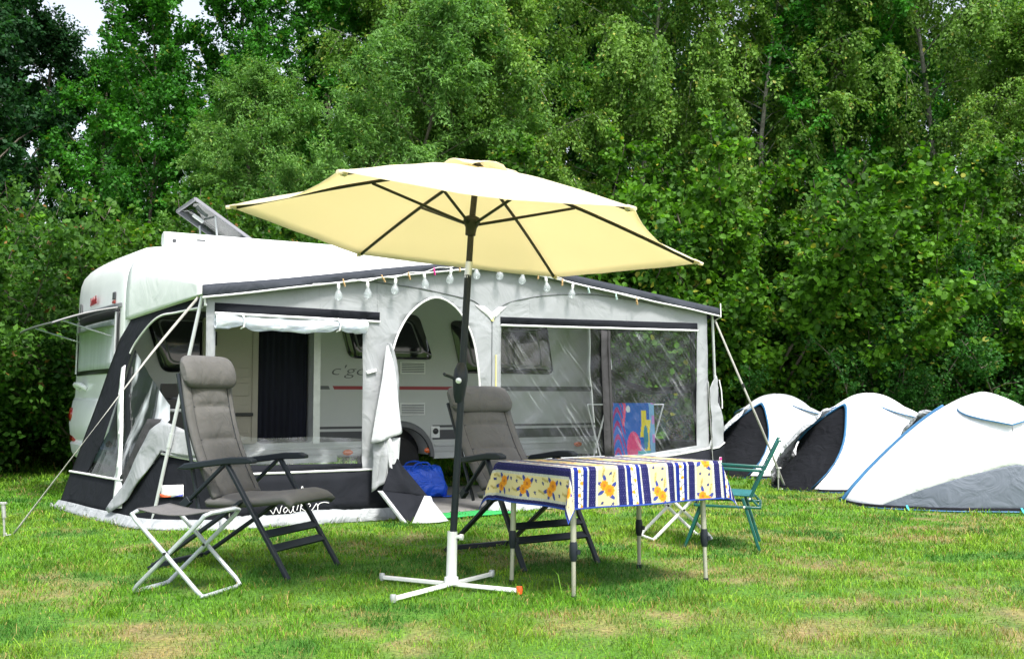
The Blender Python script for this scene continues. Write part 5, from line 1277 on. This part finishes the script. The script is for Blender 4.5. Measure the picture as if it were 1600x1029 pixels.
def cloth_col(u, v):
    x = u * (TL + 2 * OV); y = v * (TW + 2 * OV); n = len(u)
    P = .372; ph = np.mod(x - OV + .052, P) / P
    cream = np.array((.56, .49, .26)); white = np.array((.56, .56, .51)); dot = np.array((.007, .008, .072)); blue = np.array((.005, .018, .185))
    c = np.tile(cream, (n, 1)).astype(float)
    rg = np.random.default_rng(5); jit = rg.random(n)
    def band(a, b_): return (ph >= a) & (ph < b_)
    # repeat: dotted | border | blue | branch strip | blue | border | dotted | border | flower field | border
    seg = [('dot', .125), ('bor', .04), ('blu', .08), ('bra', .095), ('blu', .075), ('bor', .035), ('dot', .135), ('bor', .035), ('flo', .345), ('bor', .035)]
    p = 0; at = {}
    for nm, wd in seg:
        mk = band(p, p + wd)
        if nm == 'dot':
            c[mk] = dot; d2 = (np.abs(np.mod(x / .016 + .5 * np.floor(y / .014), 1) - .5) < .17) & (np.abs(np.mod(y / .014, 1) - .5) < .17); c[mk & d2] = (.06, .055, .17)
        elif nm == 'blu': c[mk] = blue * (.8 + .4 * vnoise(x[mk], y[mk], 60, 1))[:, None]
        elif nm == 'bor': c[mk] = np.where((np.sin(y[mk] * 500) * np.sin(x[mk] * 700) > .1)[:, None], (.25, .27, .26), white)
        else: c[mk] = cream if nm == 'flo' else (.86, .82, .66)
        at.setdefault(nm, []).append((p * P, wd * P)); p += wd
    col0 = np.floor((x - OV + .052) / P)
    # branch strips: wavy stem, leaves, yellow fruit
    s0, sw_ = at['bra'][0]; bx = (np.mod(x - OV + .052, P) - s0 - sw_ / 2); inb = np.abs(bx) < sw_ / 2
    stem = np.abs(bx - .006 * np.sin(y * 38)) < .0022; c[inb & stem] = (.12, .14, .08)
    lf = np.mod(y, .022) / .022; side_ = np.where(np.mod(np.floor(y / .022), 2) == 0, 1, -1); tt = bx * side_
    leaf = (tt > 0) & (tt < .017) & (np.abs(lf - .25 - tt * 28) < .17); c[inb & leaf] = (.07, .11, .20)
    fy = np.mod(y + .02, .066) - .033; fxc = .008 * np.where(np.mod(np.floor((y + .02) / .066), 2) == 0, 1, -1)
    fr = ((bx - fxc) / .0095) ** 2 + (fy / .012) ** 2 < 1; c[inb & fr] = (.62, .27, .02)
    # flower field: bouquets, blue leaves, little birds
    f0, fw_ = at['flo'][0]; fx = np.mod(x - OV + .052, P) - f0; inf_ = (fx > .002) & (fx < fw_ - .002)
    cell = .235; cy = np.mod(y + .05 * col0, cell)
    def ell(cx, cyy, rx_, ry_, an=0.0):
        ca, sa = math.cos(an), math.sin(an); dx = fx - cx; dy = cy - cyy; return ((dx * ca + dy * sa) / rx_) ** 2 + ((-dx * sa + dy * ca) / ry_) ** 2
    def put(mask, col): c[inf_ & mask] = col
    for (lx, ly, an) in ((.022, .085, .5), (.095, .060, -.6), (.108, .125, .7), (.045, .165, 1.9), (.018, .135, -.4)): put(ell(lx, ly, .024, .011, an) < 1, (.03, .05, .24))
    put(np.abs(fx - .065 + .25 * (cy - .19)) < .0022, (.15, .15, .06)) if False else None
    for (gx, gy, gr) in ((.045, .125, .029), (.080, .095, .033)):
        e = ell(gx, gy, gr, gr); ang = np.arctan2(cy - gy, fx - gx)
        put(e < 1 + .18 * np.cos(ang * 9), (.66, .27, .012)); put((e < .75) & (np.cos(ang * 14 + 9 * np.sqrt(e)) > .35), (.48, .15, .008)); put(e < .10, (.38, .13, .02))
    for (wx_, wy_) in ((.088, .190), (.030, .025), (.100, .018)):
        put((ell(wx_, wy_, .013, .0045, .5) < 1) | (ell(wx_, wy_, .011, .004, -.8) < 1) | (ell(wx_ + .004, wy_ + .006, .008, .003, 1.5) < 1), (.02, .035, .15))
    for (sx_, sy_) in ((.038, .205), (.108, .170)):
        st_ = (np.abs(fx - sx_ - .25 * (cy - sy_)) < .0018) & (np.abs(cy - sy_) < .03); tw = np.mod(cy * 90, 1); lv = (np.abs(np.abs(fx - sx_ - .25 * (cy - sy_)) - .008 * tw) < .0025) & (np.abs(cy - sy_) < .028); put(st_ | lv, (.30, .24, .06))
    hem = (x < .008) | (x > TL + 2 * OV - .008) | (y < .008) | (y > TW + 2 * OV - .008); c[hem] = (.03, .07, .35)
    return c
def end_turn(colf):
    """left end has the same print: border stripes run along the end hem"""
    return colf
def cpos(u, v): p = Matrix.Rotation(ta, 3, 'Z') @ Vector(cloth_pos(u, v)) + TC; return (p.x, p.y, p.z)
tc = painted('tablecloth', 420, 310, cpos, cloth_col, 'cloth', solid=.002); tag(tc, 'oilcloth with blue and cream stripes and orange flowers draped over the camping table', 'tablecloth')

# ------------------------------------------------------------------ green folding chair
gc = empty('folding_armchair', (1.58, 7.69, 0), R(166), 'dark green folding armchair at the right end of the table', 'chair')
for sy in (-1, 1):
    y = sy * .25
    b = MB(); b.bar((-.18, y, .36), (-.40, y, .80), .020, .034, up=(0, 1, 0)); b.tube([(-.40, y, .79), (-.405, y, .80)], .016, 8); b.build('back_post', M['green'], gc, bevel=.006)
    b = MB(); b.bar((-.30, y - sy * .02, .575), (.20, y - sy * .02, .60), .030, .022); b.build('armrest', M['green'], gc, bevel=.005)
    b = MB(); b.bar((.17, y - sy * .02, .59), (.13, y - sy * .02, .36), .018, .022, up=(0, 1, 0)); b.build('arm_support', M['green'], gc, bevel=.004)
    b = MB(); b.bar((.16, y - sy * .03, .41), (-.24, y - sy * .03, .012), .02, .028, up=(0, 1, 0)) if False else b.bar((-.14, y - sy * .01, .38), (-.25, y - sy * .01, .012), .022, .030, up=(0, 1, 0)); b.build('rear_leg', M['green'], gc, bevel=.005)
    b = MB(); b.bar((.14, y - sy * .03, .38), (.28, y - sy * .03, .012), .022, .030, up=(0, 1, 0)); b.build('front_leg', M['green'], gc, bevel=.005)
    b = MB(); b.bar((.20, y, .325), (-.26, y, .315), .018, .022, up=(0, 1, 0)); b.bar((-.26, y, .315), (-.19, y, .39), .016, .02, up=(0, 1, 0)); b.build('seat_rail', M['green'], gc, bevel=.004)
b = MB(); b.grid([[(-.22 + .45 * s, -.235 + .47 * q, .395 + .02 * s - .02 * math.sin(math.pi * q) * math.sin(math.pi * s)) for q in np.linspace(0, 1, 10)] for s in np.linspace(0, 1, 10)]); b.build('seat', M['greenfab'], gc, solid=.012)
b = MB(); b.grid([[(-.245 - .145 * s, -.235 + .47 * q, .49 + .29 * s + .0) for q in np.linspace(0, 1, 10)] for s in np.linspace(0, 1, 8)]); b.build('backrest', M['greenfab'], gc, solid=.010)
b = MB(); b.bar((-.26, -.25, .315), (-.26, .25, .315), .018, .02); b.build('crossbar', M['green'], gc, bevel=.004); b = MB(); b.bar((.2, -.25, .325), (.2, .25, .325), .018, .02); b.build('crossbar', M['green'], gc, bevel=.004)
# white script on the inner face of the near post
b = MB()
for i, (s0_, s1_) in enumerate(((.42, .46), (.47, .50), (.505, .55), (.56, .60), (.61, .66))):
    p0 = Vector((-.18, .262, .36)).lerp(Vector((-.40, .262, .80)), s0_ + .1); p1 = Vector((-.18, .262, .36)).lerp(Vector((-.40, .262, .80)), s1_ + .1); k = V(.008, 0, .004) * (1 if i % 2 else -1)
    b.tube([p0 - k, (p0 + p1) / 2 + k * 1.5, p1 - k], .0022, 5)
b.build('script_lettering', M['piping'], gc)
b = MB()
for sy in (-1, 1):
    for x, z in ((-.30, .575), (-.19, .38), (-.15, .32), (.15, .40)): b.lathe([(0, 0), (.008, 0), (.008, .005), (0, .006)], (x, sy * .262, z), 8, (0, sy, 0))
b.build('rivet', M['piping'], gc)

# ------------------------------------------------------------------ pop-up tents
def tent(label, loc, rz, sx=1.0, door=True, tw=.55, dr=(88, 190)):
    r = empty('pop_up_tent', loc, rz, label, 'tent', 'white pop-up tents in a row at the hedge')
    a, bw, h = 1.49 * sx, .86, 1.16
    def S_(ph, rr):
        ph = ph + tw * math.exp(-((ph - R(200)) / R(50)) ** 2) * 4 * rr * (1 - rr) * (1 if door else 0)
        c, s = math.cos(ph), math.sin(ph)
        e = .86
        bx = a * math.copysign(abs(c) ** e, c); by = bw * math.copysign(abs(s) ** e, s)
        ww = abs(c) ** .9
        zd = math.sqrt(max(0, 1 - rr ** 2.2)); zb = 1 - rr ** 1.5
        wv = 1 + .018 * nz(bx * 2.2, by * 2.2, rr * 3) * rr + .010 * math.sin(ph * 9) * rr * rr
        return Vector((bx * rr * wv, by * rr * wv, h * (zd * (1 - ww) + zb * ww)))
    NP = 160; d0, d1 = R(dr[0]), R(dr[1])                # doorway at the -x end
    def at_z(ph, z):                                  # radius at which the dome has height z
        lo, hi = 0.0, 1.0
        for _ in range(24):
            m_ = (lo + hi) / 2
            if S_(ph, m_).z > z: lo = m_
            else: hi = m_
        return hi
    def rb(ph):                                       # where the white flysheet ends
        z = 0.0; deg = math.degrees(ph)
        for cen in (270, 90):
            dp = abs((deg - cen + 180) % 360 - 180)
            if dp < 58 and not (cen == 90 and door and deg > 92): z = max(z, .46 * (1 - dp / 58) ** .85)
        q = at_z(ph, z) if z > 0 else 1.0
        if door and d0 < ph < d1:
            t = (ph - d0) / (d1 - d0); q = at_z(ph, 1.0 * math.sin(math.pi * t ** 1.7) ** .65)
        return q
    phs = [2 * math.pi * i / NP for i in range(NP)]
    b = MB(); rows = []
    for i in range(25):
        t = i / 24; rows.append([S_(p, max(.001, rb(p) * t ** .9)) for p in phs])
    b.grid(rows, closed=True); bd = b.build('flysheet', M['tent'], r, solid=.004, sharp=60)
    for cen in (270, 90):
        sel = [R(cen - 57.9 + 115.8 * i / 40) for i in range(41)] if cen == 270 else [R(cen - 57.9 + 59 * i / 40) for i in range(41)]; b = MB()
        sel = [p % (2 * math.pi) for p in sel]
        b.grid([[S_(p, rb(p) + (1.005 - rb(p)) * t) - V(0, 0, .0) for p in sel] for t in np.linspace(0, 1, 12)]) if not door or cen == 270 or True else None
        b.build('lower_panel', M['tentgrey'], r, solid=.004, sharp=60)
    b = MB(); b.tube([S_(p, 1.003) + V(0, 0, .012) for p in phs + phs[:1]], .012, 6); b.build('hem', M['tentblue'], r)
    b = MB(); b.grid([[S_(p, 1.012 - .006 * t) + V(0, 0, .05 * t) for p in phs + phs[:1]] for t in (0, 1)]); b.build('groundsheet', M['tentdark'], r, solid=.004)
    if door:
        sel = [d0 + (d1 - d0) * i / 48 for i in range(49)]
        b = MB(); b.grid([[S_(p, rb(p) + (1.0 - rb(p)) * t) * (1 - .08 * math.sin(math.pi * t) * math.sin(math.pi * i / 48)) for i, p in enumerate(sel)] for t in np.linspace(0, 1, 16)])
        b.build('inner_door', M['tentdark'], r, solid=.004, sharp=60)
        b = MB(); P = [S_(p, rb(p)) for p in sel[14:]]; rows = []
        for i, p in enumerate(P):
            o_ = S_(sel[14 + i], min(1.0, rb(sel[14 + i]) + .02)); rows.append([p * .985 + V(0, 0, .02), p * 1.02 + V(0, 0, .004), o_ * 1.03 - V(0, 0, .01)])
        b.grid(rows); wd_ = b.build('door_trim', M['tentblue'], r, solid=.012)
        # rolled up silver door flap along the far edge of the opening
        b = MB(); rows = []
        for i in range(2, 27):
            p = sel[i]; c_ = S_(p, rb(p)); o_ = S_(p, min(1, rb(p) + .30 * math.sin(math.pi * min(1, i / 30)))) * 1.05; row = []
            for q in np.linspace(0, 1, 8): k = c_.lerp(o_, q); row.append(k * (1.02 + .06 * math.sin(math.pi * q) + .04 * nz(i * .5, q * 4, 3)))
            rows.append(row)
        b.grid(rows); b.build('door_flap', M['silver'], r, solid=.006, sharp=60)
    # vent hoods near the top on both long sides
    for sgn in (-1, 1):
        b = MB(); rows = []
        for i in range(17):
            t = i / 16; x_ = -.55 + 1.1 * t; ph = math.atan2(sgn * .62, x_) % (2 * math.pi); k = abs(2 * t - 1)
            z2 = .82 + .16 * k ** .75; base_ = S_(ph, at_z(ph, z2 + .10 - .06 * k)); low = S_(ph, at_z(ph, z2)); out = Vector((0, sgn * .075 * (1 - k), .01 + .012 * (1 - k)))
            rows.append([base_ + V(0, sgn * .002, .003), (base_ + low) / 2 + out * .6, low + out])
        b.grid(rows); vt = b.build('vent_hood', M['tent'], r, solid=.005)
        b = MB(); b.tube([row[-1] - V(0, -sgn * .003, .006) for row in rows], .008, 6); b.build('vent_edge', M['tentblue'], vt)
        q = rows[8][-1]; b = MB(); b.tube([q, q + V(0, sgn * .03, -.08)], .006, 6); b.build('vent_tab', M['seam'], vt)
    b = MB()
    for deg in (228, 270, 312): p = S_(R(deg), 1.0); b.bar(p + V(0, -.01, .05), p + V(0, -.07, .006), .02, .006)
    b.build('peg_loop', M['tentteal'], r)
    for deg, rr in ((232, .62), (308, .62)):
        p = S_(R(deg), rr); b = MB(); b.tube([p, p + V(.02, -.02, -.06), p + V(-.01, -.02, -.10)], .004, 5); b.build('guy_line', M['seam'], r)
tent('nearest white pop-up tent with a large grey lower panel, cut by the right edge', (4.92, 10.72, 0), R(-4), .965, tw=0.0, dr=(80, 176))
tent('white pop-up tent in the middle of the row, black doorway with blue edge', (4.55, 13.1, 0), R(36))
tent('white pop-up tent farthest back, right behind the awning corner', (3.95, 15.3, 0), R(50), .95)

bpy.context.view_layer.update()
